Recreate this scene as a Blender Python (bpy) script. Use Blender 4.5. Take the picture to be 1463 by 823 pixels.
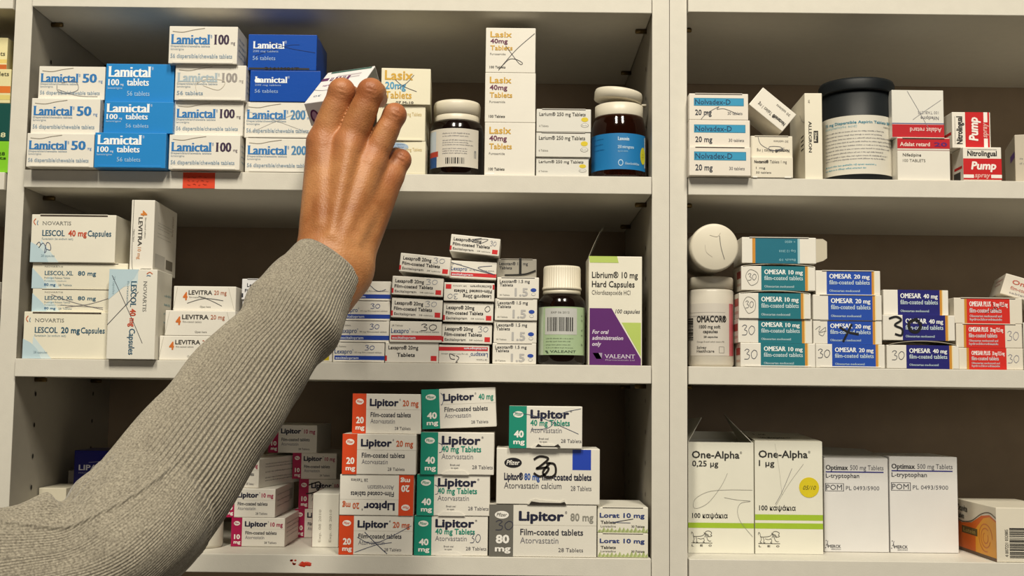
import bpy, bmesh, math, random
import numpy as np
from mathutils import Vector, Matrix

for o in list(bpy.data.objects):
    bpy.data.objects.remove(o, do_unlink=True)
scene = bpy.context.scene
COL = scene.collection
random.seed(7)

# ------------------------------------------------------------------ camera
W_PX, H_PX, F_PX = 1463.0, 823.0, 1694.0
CAM = Vector((0.0, -1.186, 1.5))
PITCH, ROLL = math.radians(5.0), math.radians(0.66)
_r0 = Vector((1, 0, 0)); FWD = Vector((0, math.cos(PITCH), math.sin(PITCH)))
_u0 = Vector((0, -math.sin(PITCH), math.cos(PITCH)))
RGT = _r0 * math.cos(ROLL) + _u0 * math.sin(ROLL)
UPV = _u0 * math.cos(ROLL) - _r0 * math.sin(ROLL)
cd = bpy.data.cameras.new('camera'); cam = bpy.data.objects.new('camera', cd); COL.objects.link(cam)
cd.sensor_width = 36.0; cd.lens = F_PX / W_PX * 36.0; cd.clip_start = 0.02
m = Matrix.Identity(4)
for i in range(3):
    m[i][0] = RGT[i]; m[i][1] = UPV[i]; m[i][2] = -FWD[i]; m[i][3] = CAM[i]
cam.matrix_world = m
scene.camera = cam

# ------------------------------------------------------------------ light and exposure
scene.view_settings.view_transform = 'Standard'
scene.view_settings.look = 'None'
scene.view_settings.gamma = 1.0
scene.view_settings.use_curve_mapping = False
scene.view_settings.exposure = -0.42
world = bpy.data.worlds.new('World'); scene.world = world; world.use_nodes = True
world.node_tree.nodes['Background'].inputs[0].default_value = (1.0, 0.90, 0.76, 1)
world.node_tree.nodes['Background'].inputs[1].default_value = 0.032
def area(name, loc, target, sx, sy, power, colour):
    l = bpy.data.lights.new(name, 'AREA'); l.shape = 'RECTANGLE'; l.size = sx; l.size_y = sy
    l.energy = power; l.color = colour
    o = bpy.data.objects.new(name, l); COL.objects.link(o); o.location = loc
    o.rotation_euler = (Vector(target) - Vector(loc)).to_track_quat('-Z', 'Y').to_euler()
    return o
LAMP = (1.0, 0.93, 0.78)
area('ceiling_lamp', (-0.55, -1.95, 3.75), (-0.40, 0.0, 1.0), 0.30, 0.9, 82, LAMP)
area('ceiling_lamp', (0.60, -1.95, 3.75), (0.40, 0.0, 1.0), 0.30, 0.9, 82, LAMP)
area('fill_light', (0.9, -3.3, 1.72), (0.2, 0.0, 1.1), 1.6, 0.9, 15, (1.0, 0.93, 0.82))  # added soft frontal fill behind the camera, not a real window

# ------------------------------------------------------------------ helpers
def P(x, y, Y):
    d = FWD * F_PX + RGT * (x - W_PX / 2) + UPV * (H_PX / 2 - y)
    return CAM + d * ((Y - CAM.y) / d.y)
def PZ(x, y, Z):
    d = FWD * F_PX + RGT * (x - W_PX / 2) + UPV * (H_PX / 2 - y)
    return CAM + d * ((Z - CAM.z) / d.z)

def lin(h):
    h = h.lstrip('#'); out = []
    for i in (0, 2, 4):
        c = int(h[i:i + 2], 16) / 255.0
        out.append(c / 12.92 if c <= 0.04045 else ((c + 0.055) / 1.055) ** 2.4)
    return (*out, 1.0)

MATS = {}
def mat(hexcol, rough=0.5, name='print_ink', var=0.05, scale=60.0, bump=0.0, spec=0.4, coat=0.0, sub=0.0, bscale=300.0, trans=0.0, metal=0.0):
    key = (hexcol, rough, name, var, scale, bump, spec, coat, sub, trans, metal)
    if key in MATS: return MATS[key]
    mt = bpy.data.materials.new(name); mt.use_nodes = True
    nt = mt.node_tree; b = nt.nodes['Principled BSDF']
    c = lin(hexcol)
    tc = nt.nodes.new('ShaderNodeTexCoord')
    nz = nt.nodes.new('ShaderNodeTexNoise'); nz.inputs['Scale'].default_value = scale; nz.inputs['Detail'].default_value = 3
    nt.links.new(tc.outputs['Object'], nz.inputs['Vector'])
    rp = nt.nodes.new('ShaderNodeValToRGB')
    rp.color_ramp.elements[0].position = 0.3; rp.color_ramp.elements[1].position = 0.7
    rp.color_ramp.elements[0].color = tuple(v * (1 - var) for v in c[:3]) + (1,)
    rp.color_ramp.elements[1].color = tuple(min(1, v * (1 + var)) for v in c[:3]) + (1,)
    nt.links.new(nz.outputs['Fac'], rp.inputs['Fac']); nt.links.new(rp.outputs['Color'], b.inputs['Base Color'])
    b.inputs['Roughness'].default_value = rough
    b.inputs['Specular IOR Level'].default_value = spec
    b.inputs['Metallic'].default_value = metal
    if coat: b.inputs['Coat Weight'].default_value = coat; b.inputs['Coat Roughness'].default_value = 0.12
    if trans: b.inputs['Transmission Weight'].default_value = trans
    if sub:
        b.inputs['Subsurface Weight'].default_value = sub
        b.inputs['Subsurface Radius'].default_value = (0.008, 0.003, 0.0015); b.inputs['Subsurface Scale'].default_value = 0.6
    if bump:
        n2 = nt.nodes.new('ShaderNodeTexNoise'); n2.inputs['Scale'].default_value = bscale; n2.inputs['Detail'].default_value = 4
        nt.links.new(tc.outputs['Object'], n2.inputs['Vector'])
        bp = nt.nodes.new('ShaderNodeBump'); bp.inputs['Strength'].default_value = bump; bp.inputs['Distance'].default_value = 0.001
        nt.links.new(n2.outputs['Fac'], bp.inputs['Height']); nt.links.new(bp.outputs['Normal'], b.inputs['Normal'])
    MATS[key] = mt
    return mt
def ink(h): return mat(h, 0.45, 'print_ink', 0.02)
def card(h, gloss=0.42): return mat(h, gloss, 'carton_board', 0.025, 25.0, 0.06, 0.4, 0.0)

class MB:
    """collects faces for ONE mesh object"""
    def __init__(s): s.v = []; s.f = []; s.mi = []; s.mats = []; s.sm = []
    def slot(s, m):
        if m not in s.mats: s.mats.append(m)
        return s.mats.index(m)
    def add(s, verts, faces, m, smooth=False):
        k = len(s.v); s.v += [tuple(p) for p in verts]; i = s.slot(m)
        for f in faces: s.f.append(tuple(j + k for j in f)); s.mi.append(i); s.sm.append(smooth)
    def build(s, name, parent=None):
        me = bpy.data.meshes.new(name); me.from_pydata(s.v, [], s.f)
        for mm in s.mats: me.materials.append(mm)
        me.polygons.foreach_set('material_index', s.mi); me.polygons.foreach_set('use_smooth', s.sm); me.update()
        o = bpy.data.objects.new(name, me); COL.objects.link(o)
        if parent: o.parent = parent
        return o
    def box(s, x0, x1, y0, y1, z0, z1, m, bev=0.0):
        bm = bmesh.new()
        vs = [bm.verts.new((x, y, z)) for x in (x0, x1) for y in (y0, y1) for z in (z0, z1)]
        for q in ((0, 1, 3, 2), (4, 6, 7, 5), (0, 4, 5, 1), (2, 3, 7, 6), (0, 2, 6, 4), (1, 5, 7, 3)): bm.faces.new([vs[i] for i in q])
        if bev: bmesh.ops.bevel(bm, geom=list(bm.edges), offset=bev, segments=2, profile=0.5, affect='EDGES')
        bm.verts.index_update()
        s.add([v.co.copy() for v in bm.verts], [[v.index for v in f.verts] for f in bm.faces], m); bm.free()
    def lathe(s, prof, m, n=64, ribs=0, rib_d=0.0, zr=None):
        vs = []; fs = []
        for (r, z) in prof:
            for k in range(n):
                rr = r
                if ribs and zr and zr[0] <= z <= zr[1]: rr = r - rib_d * (0.5 + 0.5 * math.cos(2 * math.pi * k * ribs / n))
                a = 2 * math.pi * k / n; vs.append((rr * math.cos(a), rr * math.sin(a), z))
        for i in range(len(prof) - 1):
            for k in range(n):
                a, b = i * n + k, i * n + (k + 1) % n; fs.append((a, b, b + n, a + n))
        fs.append(tuple(range(n))[::-1]); fs.append(tuple((len(prof) - 1) * n + k for k in range(n)))
        s.add(vs, fs, m, True)

def empty(name, loc, rot=(0, 0, 0), label=None, cat=None, group=None):
    o = bpy.data.objects.new(name, None); COL.objects.link(o); o.location = loc; o.rotation_euler = rot
    o.empty_display_size = 0.02
    if label: o['label'] = label
    if cat: o['category'] = cat
    if group: o['group'] = group
    return o

# ---- lettering: the built-in font turned into flat mesh, cached by text
GLY = {}
def glyphs(text, bold=0.0, serif=False, shear=0.0):
    key = (text, bold, serif, shear)
    if key in GLY: return GLY[key]
    cu = bpy.data.curves.new('lettering', 'FONT'); cu.body = text; cu.size = 1.0; cu.resolution_u = 2
    cu.shear = shear; cu.offset = 0.0015 if any(0x370 < ord(ch) < 0x400 for ch in text) else 0.0
    ob = bpy.data.objects.new('lettering', cu); COL.objects.link(ob)
    dg = bpy.context.evaluated_depsgraph_get(); dg.update()
    ev = ob.evaluated_get(dg); me = ev.to_mesh()
    V = [(v.co.x, v.co.y) for v in me.vertices]; Fc = [tuple(p.vertices) for p in me.polygons]
    ev.to_mesh_clear(); bpy.data.objects.remove(ob); bpy.data.curves.remove(cu)
    if not V: V = [(0, 0), (1, 0), (1, 1)]; Fc = [(0, 1, 2)]
    base = list(V); nV = []; nF = []
    def copy(dx, dy, k):
        i0 = len(nV); nV.extend((x + dx, y + dy, k) for x, y in base); nF.extend(tuple(i + i0 for i in f) for f in Fc)
    if serif:
        cnt = {}; extra = []
        for f in Fc:
            for i in range(len(f)):
                e = tuple(sorted((f[i], f[(i + 1) % len(f)]))); cnt[e] = cnt.get(e, 0) + 1
        for (a, b), c in cnt.items():
            (xa, ya), (xb, yb) = base[a], base[b]
            if c == 1 and abs(ya - yb) < 0.006 and 0.05 < abs(xa - xb) < 0.16:
                lo, hi = min(xa, xb) - 0.055, max(xa, xb) + 0.055
                if ya < 0.03: extra.append((lo, ya, hi, ya + 0.035))
                elif ya > 0.45: extra.append((lo, ya - 0.035, hi, ya))
        for k, dx in enumerate((-bold, 0.0, bold)): copy(dx, 0, k)
        for j, (x0, y0, x1, y1) in enumerate(extra):
            k = len(nV); nV += [(x0 - bold * .5, y0, 3), (x1 + bold * .5, y0, 3), (x1 + bold * .5, y1, 3), (x0 - bold * .5, y1, 3)]; nF.append((k, k + 1, k + 2, k + 3))
    elif bold > 0.004:
        for k in range(6): copy(bold * .8 * math.cos(k * math.pi / 3), bold * .8 * math.sin(k * math.pi / 3), k)
    else: copy(0, 0, 0)
    xs = [v[0] for v in nV]; x0, x1 = min(xs), max(xs)
    GLY[key] = ([((x - x0) / (x1 - x0), y, k * 0.000008) for x, y, k in nV], nF)
    return GLY[key]
CAPH = 0.73

class Face:
    def __init__(s, o, U, V, N, w, h): s.o, s.U, s.V, s.N, s.w, s.h = Vector(o), Vector(U), Vector(V), Vector(N), w, h
    def __call__(s, u, v, off): return s.o + s.U * (u * s.w) + s.V * (v * s.h) + s.N * off
    def rot(s, a):
        if a == 180: return Face(s.o + s.U * s.w + s.V * s.h, -s.U, -s.V, s.N, s.w, s.h)
        if a == 'cw': return Face(s.o + s.V * s.h, -s.V, s.U, s.N, s.h, s.w)
        if a == 'ccw': return Face(s.o + s.U * s.w, s.V, -s.U, s.N, s.h, s.w)
        return s
class CylFace:
    """part of a cylinder round local z, centred on the local -y direction; u spans the angle"""
    def __init__(s, r, a0, a1, z0, z1): s.r, s.a0, s.a1, s.z0 = r, a0, a1, z0; s.h = z1 - z0; s.w = r * (a1 - a0)
    def __call__(s, u, v, off):
        a = s.a0 + (s.a1 - s.a0) * u; r = s.r + off
        return Vector((r * math.sin(a), -r * math.cos(a), s.z0 + v * s.h))

class Thing:
    def __init__(s, name, loc, rot, label, cat, group=None):
        s.root = empty(name, loc, rot, label, cat, group); s.parts = {}
    def part(s, n):
        if n == 'colour_band': s.nb = getattr(s, 'nb', 0) + 1; n = 'colour_band#%d' % s.nb
        if n not in s.parts: s.parts[n] = MB()
        return s.parts[n]
    def done(s, labels=None, parents=None):
        obs = {}
        for n, b in s.parts.items():
            if b.v: obs[n] = b.build(n.split('#')[0], s.root)
        for n, l in (labels or {}).items():
            if n in obs: obs[n]['label'] = l
        for n, p in (parents or {}).items():
            if n in obs and p in obs: obs[n].parent = obs[p]
        return obs
    # drawing on a face; u, v are fractions of the face
    def quad(s, F, u0, v0, u1, v1, c, part='colour_band', off=0.00012, n=1):
        if isinstance(F, CylFace): n = max(2, int(abs(u1 - u0) * 40))
        vs = []
        for i in range(n + 1):
            u = u0 + (u1 - u0) * i / n; vs += [F(u, v0, off), F(u, v1, off)]
        s.part(part).add(vs, [(2 * i, 2 * i + 2, 2 * i + 3, 2 * i + 1) for i in range(n)], ink(c))
    def poly(s, F, pts, c, part='colour_band', off=0.00018):
        s.part(part).add([F(u, v, off) for u, v in pts], [tuple(range(len(pts)))], ink(c))
    def oval(s, F, cu, cv, ru, rv, c, part='colour_band', off=0.0002, n=24):
        s.poly(F, [(cu + ru * math.cos(2 * math.pi * k / n), cv + rv * math.sin(2 * math.pi * k / n)) for k in range(n)], c, part, off)
    def text(s, F, t, u0, v, u1, cap, c, bold=0.0, serif=False, part=None, off=0.00026, shear=0.0):
        V, Fc = glyphs(t, bold, serif, shear)
        if part is None: part = 'lettering' if cap * F.h > 0.0036 else 'carton'
        s.part(part).add([F(u0 + (u1 - u0) * x, v + y / CAPH * cap, off + o) for x, y, o in V], Fc, ink(c))
    def pen(s, F, pts, wmm, c='#2a2f4a', part='pen_mark', off=0.00034, smooth=True):
        if smooth and len(pts) > 2:
            q = []
            for i in range(len(pts) - 1):
                p0, p1, p2, p3 = pts[max(i - 1, 0)], pts[i], pts[i + 1], pts[min(i + 2, len(pts) - 1)]
                for k in range(6):
                    t = k / 6
                    q.append(tuple(0.5 * (2 * p1[j] + (p2[j] - p0[j]) * t + (2 * p0[j] - 5 * p1[j] + 4 * p2[j] - p3[j]) * t * t + (3 * p1[j] - p0[j] - 3 * p2[j] + p3[j]) * t ** 3) for j in (0, 1)))
            pts = q + [pts[-1]]
        mm = [(u * F.w, v * F.h) for u, v in pts]; hw = wmm * 0.0005
        vs = []
        for i in range(len(mm)):
            a, b = mm[max(i - 1, 0)], mm[min(i + 1, len(mm) - 1)]
            dx, dy = b[0] - a[0], b[1] - a[1]; L = math.hypot(dx, dy) or 1e-9
            nx, ny = -dy / L * hw, dx / L * hw
            vs += [F((mm[i][0] + nx) / F.w, (mm[i][1] + ny) / F.h, off), F((mm[i][0] - nx) / F.w, (mm[i][1] - ny) / F.h, off)]
        s.part(part).add(vs, [(2 * i, 2 * i + 2, 2 * i + 3, 2 * i + 1) for i in range(len(mm) - 1)], ink(c))
    def thirty(s, F, u, v, w, h, wmm=0.45, c='#3a4060', part='pen_mark'):
        s.pen(F, [(u + w * a, v + h * b) for a, b in ((.02, .82), (.2, .98), (.38, .85), (.2, .55), (.4, .4), (.32, .08), (0, .05))], wmm, c, part)
        s.pen(F, [(u + w * a, v + h * b) for a, b in ((.75, .9), (.55, .6), (.6, .2), (.8, .1), (1, .45), (.95, .8), (.75, .9))], wmm, c, part)
    def barcode(s, F, u0, v0, u1, v1, n=18, c='#1c1a18', part='carton', vert=False):
        rr = random.Random(int(u0 * 1000) + n)
        t = 0.0; seg = []
        while t < 1:
            wd = rr.choice((.012, .02, .032)) * 30 / n; seg.append((t, min(1, t + wd))); t += wd + rr.choice((.014, .022, .03)) * 30 / n
        for a, b in seg:
            if vert: s.quad(F, u0, v0 + (v1 - v0) * a, u1, v0 + (v1 - v0) * b, c, part, 0.0003)
            else: s.quad(F, u0 + (u1 - u0) * a, v0, u0 + (u1 - u0) * b, v1, c, part, 0.0003)
    def greek(s, F, rows, u0, u1, cap, c, part='carton', words=6, seed=1):
        """lines of print too small to read in the photograph: short dashes"""
        rr = random.Random(seed); lw = cap * F.h / F.w * .62
        vs = []; fs = []
        for v in rows:
            u = u0; end = u0 + (u1 - u0) * rr.uniform(.75, 1)
            while u < end:
                for k in range(rr.randint(2, 9)):
                    if u > end: break
                    hh = cap * rr.choice((.62, .66, .66, .7, 1.0)); w = lw * rr.choice((.35, .7, .8, .9))
                    lo = v - (cap * .25 if rr.random() < .08 else 0); i = len(vs)
                    if rr.random() < .5:      # an open letter: two stems
                        s1 = w * .34
                        for ua, ub in ((u, u + s1), (u + w - s1, u + w)):
                            i = len(vs); vs += [F(ua, lo, .00022), F(ub, lo, .00022), F(ub, v + hh, .00022), F(ua, v + hh, .00022)]; fs.append((i, i + 1, i + 2, i + 3))
                        i = len(vs); vs += [F(u, v + cap * .5, .00023), F(u + w, v + cap * .5, .00023), F(u + w, v + cap * .66, .00023), F(u, v + cap * .66, .00023)]; fs.append((i, i + 1, i + 2, i + 3))
                    else:
                        vs += [F(u, lo, .00022), F(u + w, lo, .00022), F(u + w, v + hh * .8, .00022), F(u, v + hh * .8, .00022)]; fs.append((i, i + 1, i + 2, i + 3))
                    u += w + lw * .28
                u += lw * .8
        s.part(part).add(vs, fs, ink(c))

class Carton(Thing):
    """front face on local y = 0, base on z = 0, depth towards +y"""
    def __init__(s, label, w, h, d, loc, rot, colour, group, lip=None, cat='box', gloss=0.42, jit=0.0003, body=True):
        super().__init__('medicine_carton', loc, rot, label, cat, group)
        s.w, s.h, s.d = w, h, d
        s.F = Face((-w / 2, 0, 0), (1, 0, 0), (0, 0, 1), (0, -1, 0), w, h)
        s.R = Face((w / 2, 0, 0), (0, 1, 0), (0, 0, 1), (1, 0, 0), d, h)
        s.L = Face((-w / 2, d, 0), (0, -1, 0), (0, 0, 1), (-1, 0, 0), d, h)
        s.T = Face((-w / 2, 0, h), (1, 0, 0), (0, 1, 0), (0, 0, 1), w, d)
        s.B = Face((-w / 2, d, 0), (1, 0, 0), (0, -1, 0), (0, 0, -1), w, d)
        s.col = colour
        if body: s.part('carton').box(-w / 2, w / 2, 0, d, 0, h, card(colour, gloss), min(0.0006, h * .04))
        if lip == 'bottom':   # tucked end flap showing its edge along the bottom of the face
            s.part('tuck_flap').box(-w * .44, w * .44, -0.0007, 0.0005, 0.0004, h * .065, card(colour, gloss), 0.0002)
        if lip == 'top':      # closing flap: a dark slit and the folded edge above it
            s.part('tuck_flap').box(-w * .40, w * .40, -0.0005, d * .5, h - 0.0004, h + 0.0003, card(colour, gloss), 0.0002)
            s.quad(s.F, .1, .962, .9, .982, '#3a2a20', 'carton', 0.00025)

def place(xl, xr, yt, Y, base, yb=None, tilt=0.0):
    """width, height and base point of a carton whose front stands at depth Y"""
    ym = yt + 15
    a, b = P(xl, ym, Y), P(xr, ym, Y)
    zt = P((xl + xr) / 2, yt, Y).z
    if base is None: base = P((xl + xr) / 2, yb, Y).z
    return (b.x - a.x), zt - base, Vector(((a.x + b.x) / 2, Y, base)), zt
CAPH = 0.682
# ------------------------------------------------------------------ the shelving and the room
def st(b, name):
    o = b.build(name); o['kind'] = 'structure'; return o
b = MB(); b.box(-2.4, 2.4, 0.292, 0.36, 0, 2.9, mat('#b8b2a4', 0.8, 'wall_paint', 0.03, 6, 0.1)); st(b, 'wall_back')
b = MB(); b.box(-2.4, 2.4, -3.2, 0.36, -0.06, 0.0, mat('#565148', 0.6, 'floor_vinyl', 0.06, 12)); st(b, 'floor')

LAM = mat('#d5d0c4', 0.5, 'white_laminate', 0.02, 90.0, 0.10, 0.35, bscale=900.0)
LAMIN = mat('#a09a8e', 0.55, 'shaded_laminate', 0.02, 90.0, 0.10, 0.3, bscale=900.0)  # panel laminate with the shade inside the bays put into its colour
BACK = mat('#917f6a', 0.75, 'hardboard', 0.05, 40.0, 0.1, 0.2)
HOLE = mat('#15110d', 0.8, 'drilled_hole')
BRASS = mat('#6b5836', 0.35, 'brass', 0.05, metal=0.8)
TH = 0.0178
XL0, XL1 = P(3, 411, 0).x, P(28, 411, 0).x
XM0, XM1 = P(929.7, 411, 0).x, P(956.6, 411, 0).x
XR1 = P(983, 411, 0).x
S1, S2, S3 = P(483, 248.5, 0).z, P(483, 517.6, 0).z, P(483, 792.5, 0).z
S0 = P(483, 15.5, 0).z
R1, R2, R3, R0 = P(1200, 256.8, 0).z, P(1200, 526.0, 0).z, P(1200, 800.6, 0).z, P(1200, 21.0, 0).z
DEP = 0.285
def unit(label, x0, x1, shelves, both=True, holes=True):
    """x0, x1: outer faces of the two side panels; shelves: list of board tops"""
    t = empty('shelving_unit', ((x0 + x1) / 2, 0, 0), (0, 0, 0), label, 'shelving unit', 'white laminate shelving units')
    cx = (x0 + x1) / 2
    for sx in (x0, x1 - TH):
        if sx != x0 and not both: continue   # this bay hangs on its neighbour's panel
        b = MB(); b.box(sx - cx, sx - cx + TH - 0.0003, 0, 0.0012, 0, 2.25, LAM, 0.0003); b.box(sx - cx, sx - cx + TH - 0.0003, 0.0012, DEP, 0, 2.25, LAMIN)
        if holes:
            side = sx - cx + TH if sx == x0 else sx - cx
            for yy in (0.052, 0.222):
                for k in range(60):
                    z = 0.2 + 0.032 * k + 0.012
                    n = 10; e = 0.0004 if sx == x0 else -0.0004
                    if any(-0.035 < z - s < 0.006 for s in shelves): continue
                    b.add([(side + e, yy + 0.0021 * math.cos(2 * math.pi * i / n), z + 0.0026 * math.sin(2 * math.pi * i / n)) for i in range(n)], [tuple(range(n))], HOLE)
        b.build('side_panel', t)
    b = MB(); b.box(x0 - cx + TH, x1 - cx - TH, DEP - 0.004, DEP, 0.02, 2.25, BACK); b.build('back_panel', t)
    for s in shelves:
        b = MB(); b.box(x0 - cx + TH + 0.0006, x1 - cx - TH - 0.0009, -0.004, DEP - 0.005, s - TH, s, LAM, 0.0006)
        o = b.build('shelf', t)
        for sx, sg in ((x0 - cx + TH, 1), (x1 - cx - TH, -1)):
            for yy in (0.05, 0.215):
                pb = MB(); pr = [(0.0002, 0), (0.0024, 0.0), (0.0024, 0.011), (0.0018, 0.012), (0.0002, 0.012)]
                q = MB(); q.lathe(pr, BRASS, 14)
                pb.add([(sx + sg * v[2], yy + v[0], s - TH - 0.0026 + v[1]) for v in q.v], q.f, BRASS, True)
                pb.build('shelf_pin', o)
    return t
unit('white laminate shelving unit in the middle, its shelves filled with pill cartons and bottles', XL1 - TH, XM1, [S0 + TH, S1, S2, S3, 0.98, 0.08], True)
unit('white laminate shelving unit holding the black jar and the pump spray cartons', XM1 + 0.0002, XM1 + 0.72, [R0 + TH, R1, R2, R3, 0.98, 0.08], True)
LA, LB = P(0, 247, 0).z, P(0, 403, 0).z
LT = P(5, 14, 0).z
unit('white laminate shelving unit cut by the picture edge, its nearest carton lime green', XL1 - TH - 0.0004 - 0.60, XL1 - 0.0004, [LT + TH, LA, LB, S3 + 0.03, 0.98, 0.08], False)

# ------------------------------------------------------------------ cartons
S1 += .0003; S2 += .0003; S3 += .0003; R1 += .0003; R2 += .0003; R3 += .0003; LA += .0003; LB += .0003
CW = '#e4dfd4'   # white board
CC = '#e6dfc6'   # cream board
GREY, BLK, NAVY = '#8f949c', '#26221f', '#1f2a5c'
def carton(label, xl, xr, yt, Y, base, d, colour=CW, group=None, lip=None, tilt=0.0, yaw=0.0, yb=None, gloss=0.42, body=True, h=None):
    w, hh, loc, zt = place(xl, xr, yt, Y, base, yb)
    if h: hh = h
    c = Carton(label, w, hh - 0.0002, d, loc, (0, math.radians(tilt), math.radians(yaw)), colour, group, lip, gloss=gloss, body=body)
    c.top = loc.z + hh
    return c

G1 = 'cartons on the top shelf of the middle unit'
def epi_white(c, num, ncol, faded=False, short=False):
    F = c.F; t = '#2f77b8' if not faded else '#a9b9c2'
    c.pen(F, [(.05, .86), (.2, .84), (.35, .9), (.52, .95)], 0.5, '#9a9284', 'carton')
    c.text(F, 'Lamictal', .03, .52, .60, .26, t, 0.045, True)
    c.text(F, '®', .605, .68, .63, .09, t, part='carton')
    c.text(F, num, .66, .52, .88, .26, ncol, 0.045, True)
    c.text(F, 'mg', .905, .52, .965, .09, ncol, part='carton')
    c.text(F, 'Dispersible/chewable tablets', .03, .44, .60, .055, '#5f7f9a', part='carton')
    c.text(F, 'lamotrigine', .03, .36, .22, .055, '#7f90a0', part='carton')
    c.text(F, '56 tablets' if short else '56 dispersible/chewable tablets', .03, .15, .40 if short else .93, .11, '#8ca0b2', 0.015, part='carton')
    c.greek(c.R, (.7, .55, .4, .25), .15, .85, .06, '#8ca0b2', seed=3)
def epi_blue(c):
    F = c.F
    c.text(F, 'Lamictal', .035, .66, .66, .27, '#f0f4f6', 0.045, True)
    c.text(F, '®', .67, .84, .695, .08, '#d8e6f0', part='carton')
    c.text(F, '100', .035, .44, .20, .16, '#f0f4f6', 0.03, True)
    c.text(F, 'mg', .22, .44, .265, .06, '#f0f4f6', part='carton')
    c.text(F, 'tablets', .31, .44, .635, .18, '#f0f4f6', 0.03, True)
    c.text(F, 'lamotrigine', .035, .35, .25, .055, '#b8d4ea', part='carton')
    c.text(F, '56 tablets', .32, .18, .65, .12, '#a8cbe8', part='carton')
def epi_royal(c, upper):
    F = c.F
    c.text(F, 'Lamictal', .07, .60, .53, .20, '#e8eef4', 0.04, True)
    c.text(F, '®', .535, .74, .56, .08, '#c8d6ec', part='carton')
    c.text(F, '200 mg tablets', .07, .50, .44, .055, '#a9c0e2', part='carton')
    c.text(F, '56 tablets', .07, .28, .40, .11, '#9db9e0', part='carton')

BLUE, ROYAL = '#2a86cc', '#0f4aa8'
row = ['bottom', 'second', 'third', 'top']
# 50 mg stack
z = S1
for i, (xl, xr, yt, Y) in enumerate(((38.5, 134.4, 190.3, -.018), (45, 143, 140.3, -.014), (55.5, 150.2, 94.6, -.008))):
    c = carton('white carton marked 50 mg in blue, %s of the three by the side panel' % ('bottom', 'middle', 'top')[i], xl, xr, yt, Y, z, .05, CW, G1, 'bottom' if i != 1 else None)
    epi_white(c, '50', '#2f77b8')
    if i == 2: c.pen(c.F, [(.28, .42), (.3, .25), (.42, .18), (.6, .3), (.55, .55), (.35, .5)], .5, '#6a6a70'); c.pen(c.F, [(.3, .3), (.6, .12), (.9, .1)], .4, '#6a6a70')
    c.done(); z = c.top
# sky blue stack
z = S1
for i, (xl, xr, yt, Y) in enumerate(((135.4, 237.2, 189.3, -.018), (148.7, 247.7, 145, -.014), (151.4, 249, 91, -.008))):
    c = carton('sky blue carton marked 100 mg in white, %s of the three sky blue ones' % ('bottom', 'middle', 'top')[i], xl, xr, yt, Y, z, .05, BLUE, G1, 'bottom' if i == 0 else None, gloss=.3)
    epi_blue(c); c.done(); z = c.top
# 100 mg white stack
z = S1
for i, (xl, xr, yt, Y) in enumerate(((241.7, 343, 192.2, -.013), (249.4, 347.5, 144.9, -.008), (250.4, 351.6, 92.8, -.012), (241.7, 339.6, 37.4, -.016))):
    c = carton('white carton marked 100 mg, ' + ('bottom of the four above the orange sticker', 'second from the bottom of its stack of four', 'third up, with washed-out pale lettering', 'topmost, alone above the sky blue row')[i], xl, xr, yt, Y, z, (.042, .03, .035, .042)[i], CW, G1, 'bottom', gloss=.35)
    epi_white(c, '100', '#3c2a44' if i != 2 else '#9a9490', i == 2, i == 2)
    if i == 2: c.pen(c.F, [(.32, .2), (.3, .45), (.45, .6), (.7, .55), (.62, .3), (.4, .42)], .5, '#c8c0b0')
    c.done(); z = c.top
# 200 mg
z = S1
for i, (xl, xr, yt, Y) in enumerate(((350.7, 450, 197.3, -.003), (349.8, 448.6, 145.6, -.003))):
    c = carton('white carton marked 200 mg, %s, under the royal blue cartons' % ('resting on the shelf' if i == 0 else 'crossed out with thin pen lines')[0:], xl, xr, yt, Y, z, .05, CW, G1, 'bottom')
    epi_white(c, '200', '#4c86b4')
    if i == 1: c.pen(c.F, [(.02, .75), (.5, .45), (.98, .12)], .3, '#a4a2a2'); c.pen(c.F, [(.1, .15), (.5, .5), (.9, .8)], .3, '#a4a2a2')
    c.done(); z = c.top
for i, (xl, xr, yt, Y) in enumerate(((357.3, 458, 100.6, -.004), (354.8, 452.7, 49, -.004))):
    c = carton('glossy royal blue carton, %s of the two above the 200 mg cartons' % ('lower', 'upper')[i], xl, xr, yt, Y, z, .066, ROYAL, G1, None, gloss=.3)
    epi_royal(c, i == 1)
    if i == 1:
        c.quad(c.F, .02, .02, .9, .07, '#2a2620', 'carton'); c.text(c.F, '2161M01T', .25, .015, .75, .07, '#0c0c10', .03, part='carton')
        c.pen(c.F, [(.3, .8), (.6, .62), (.98, .5)], .4, '#0a2f70'); c.pen(c.F, [(.1, .4), (.55, .68), (.75, .72)], .35, '#0a2f70')
    else: c.oval(c.F, .11, .67, .045, .075, '#f4f6f8')
    c.done(); z = c.top
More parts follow.
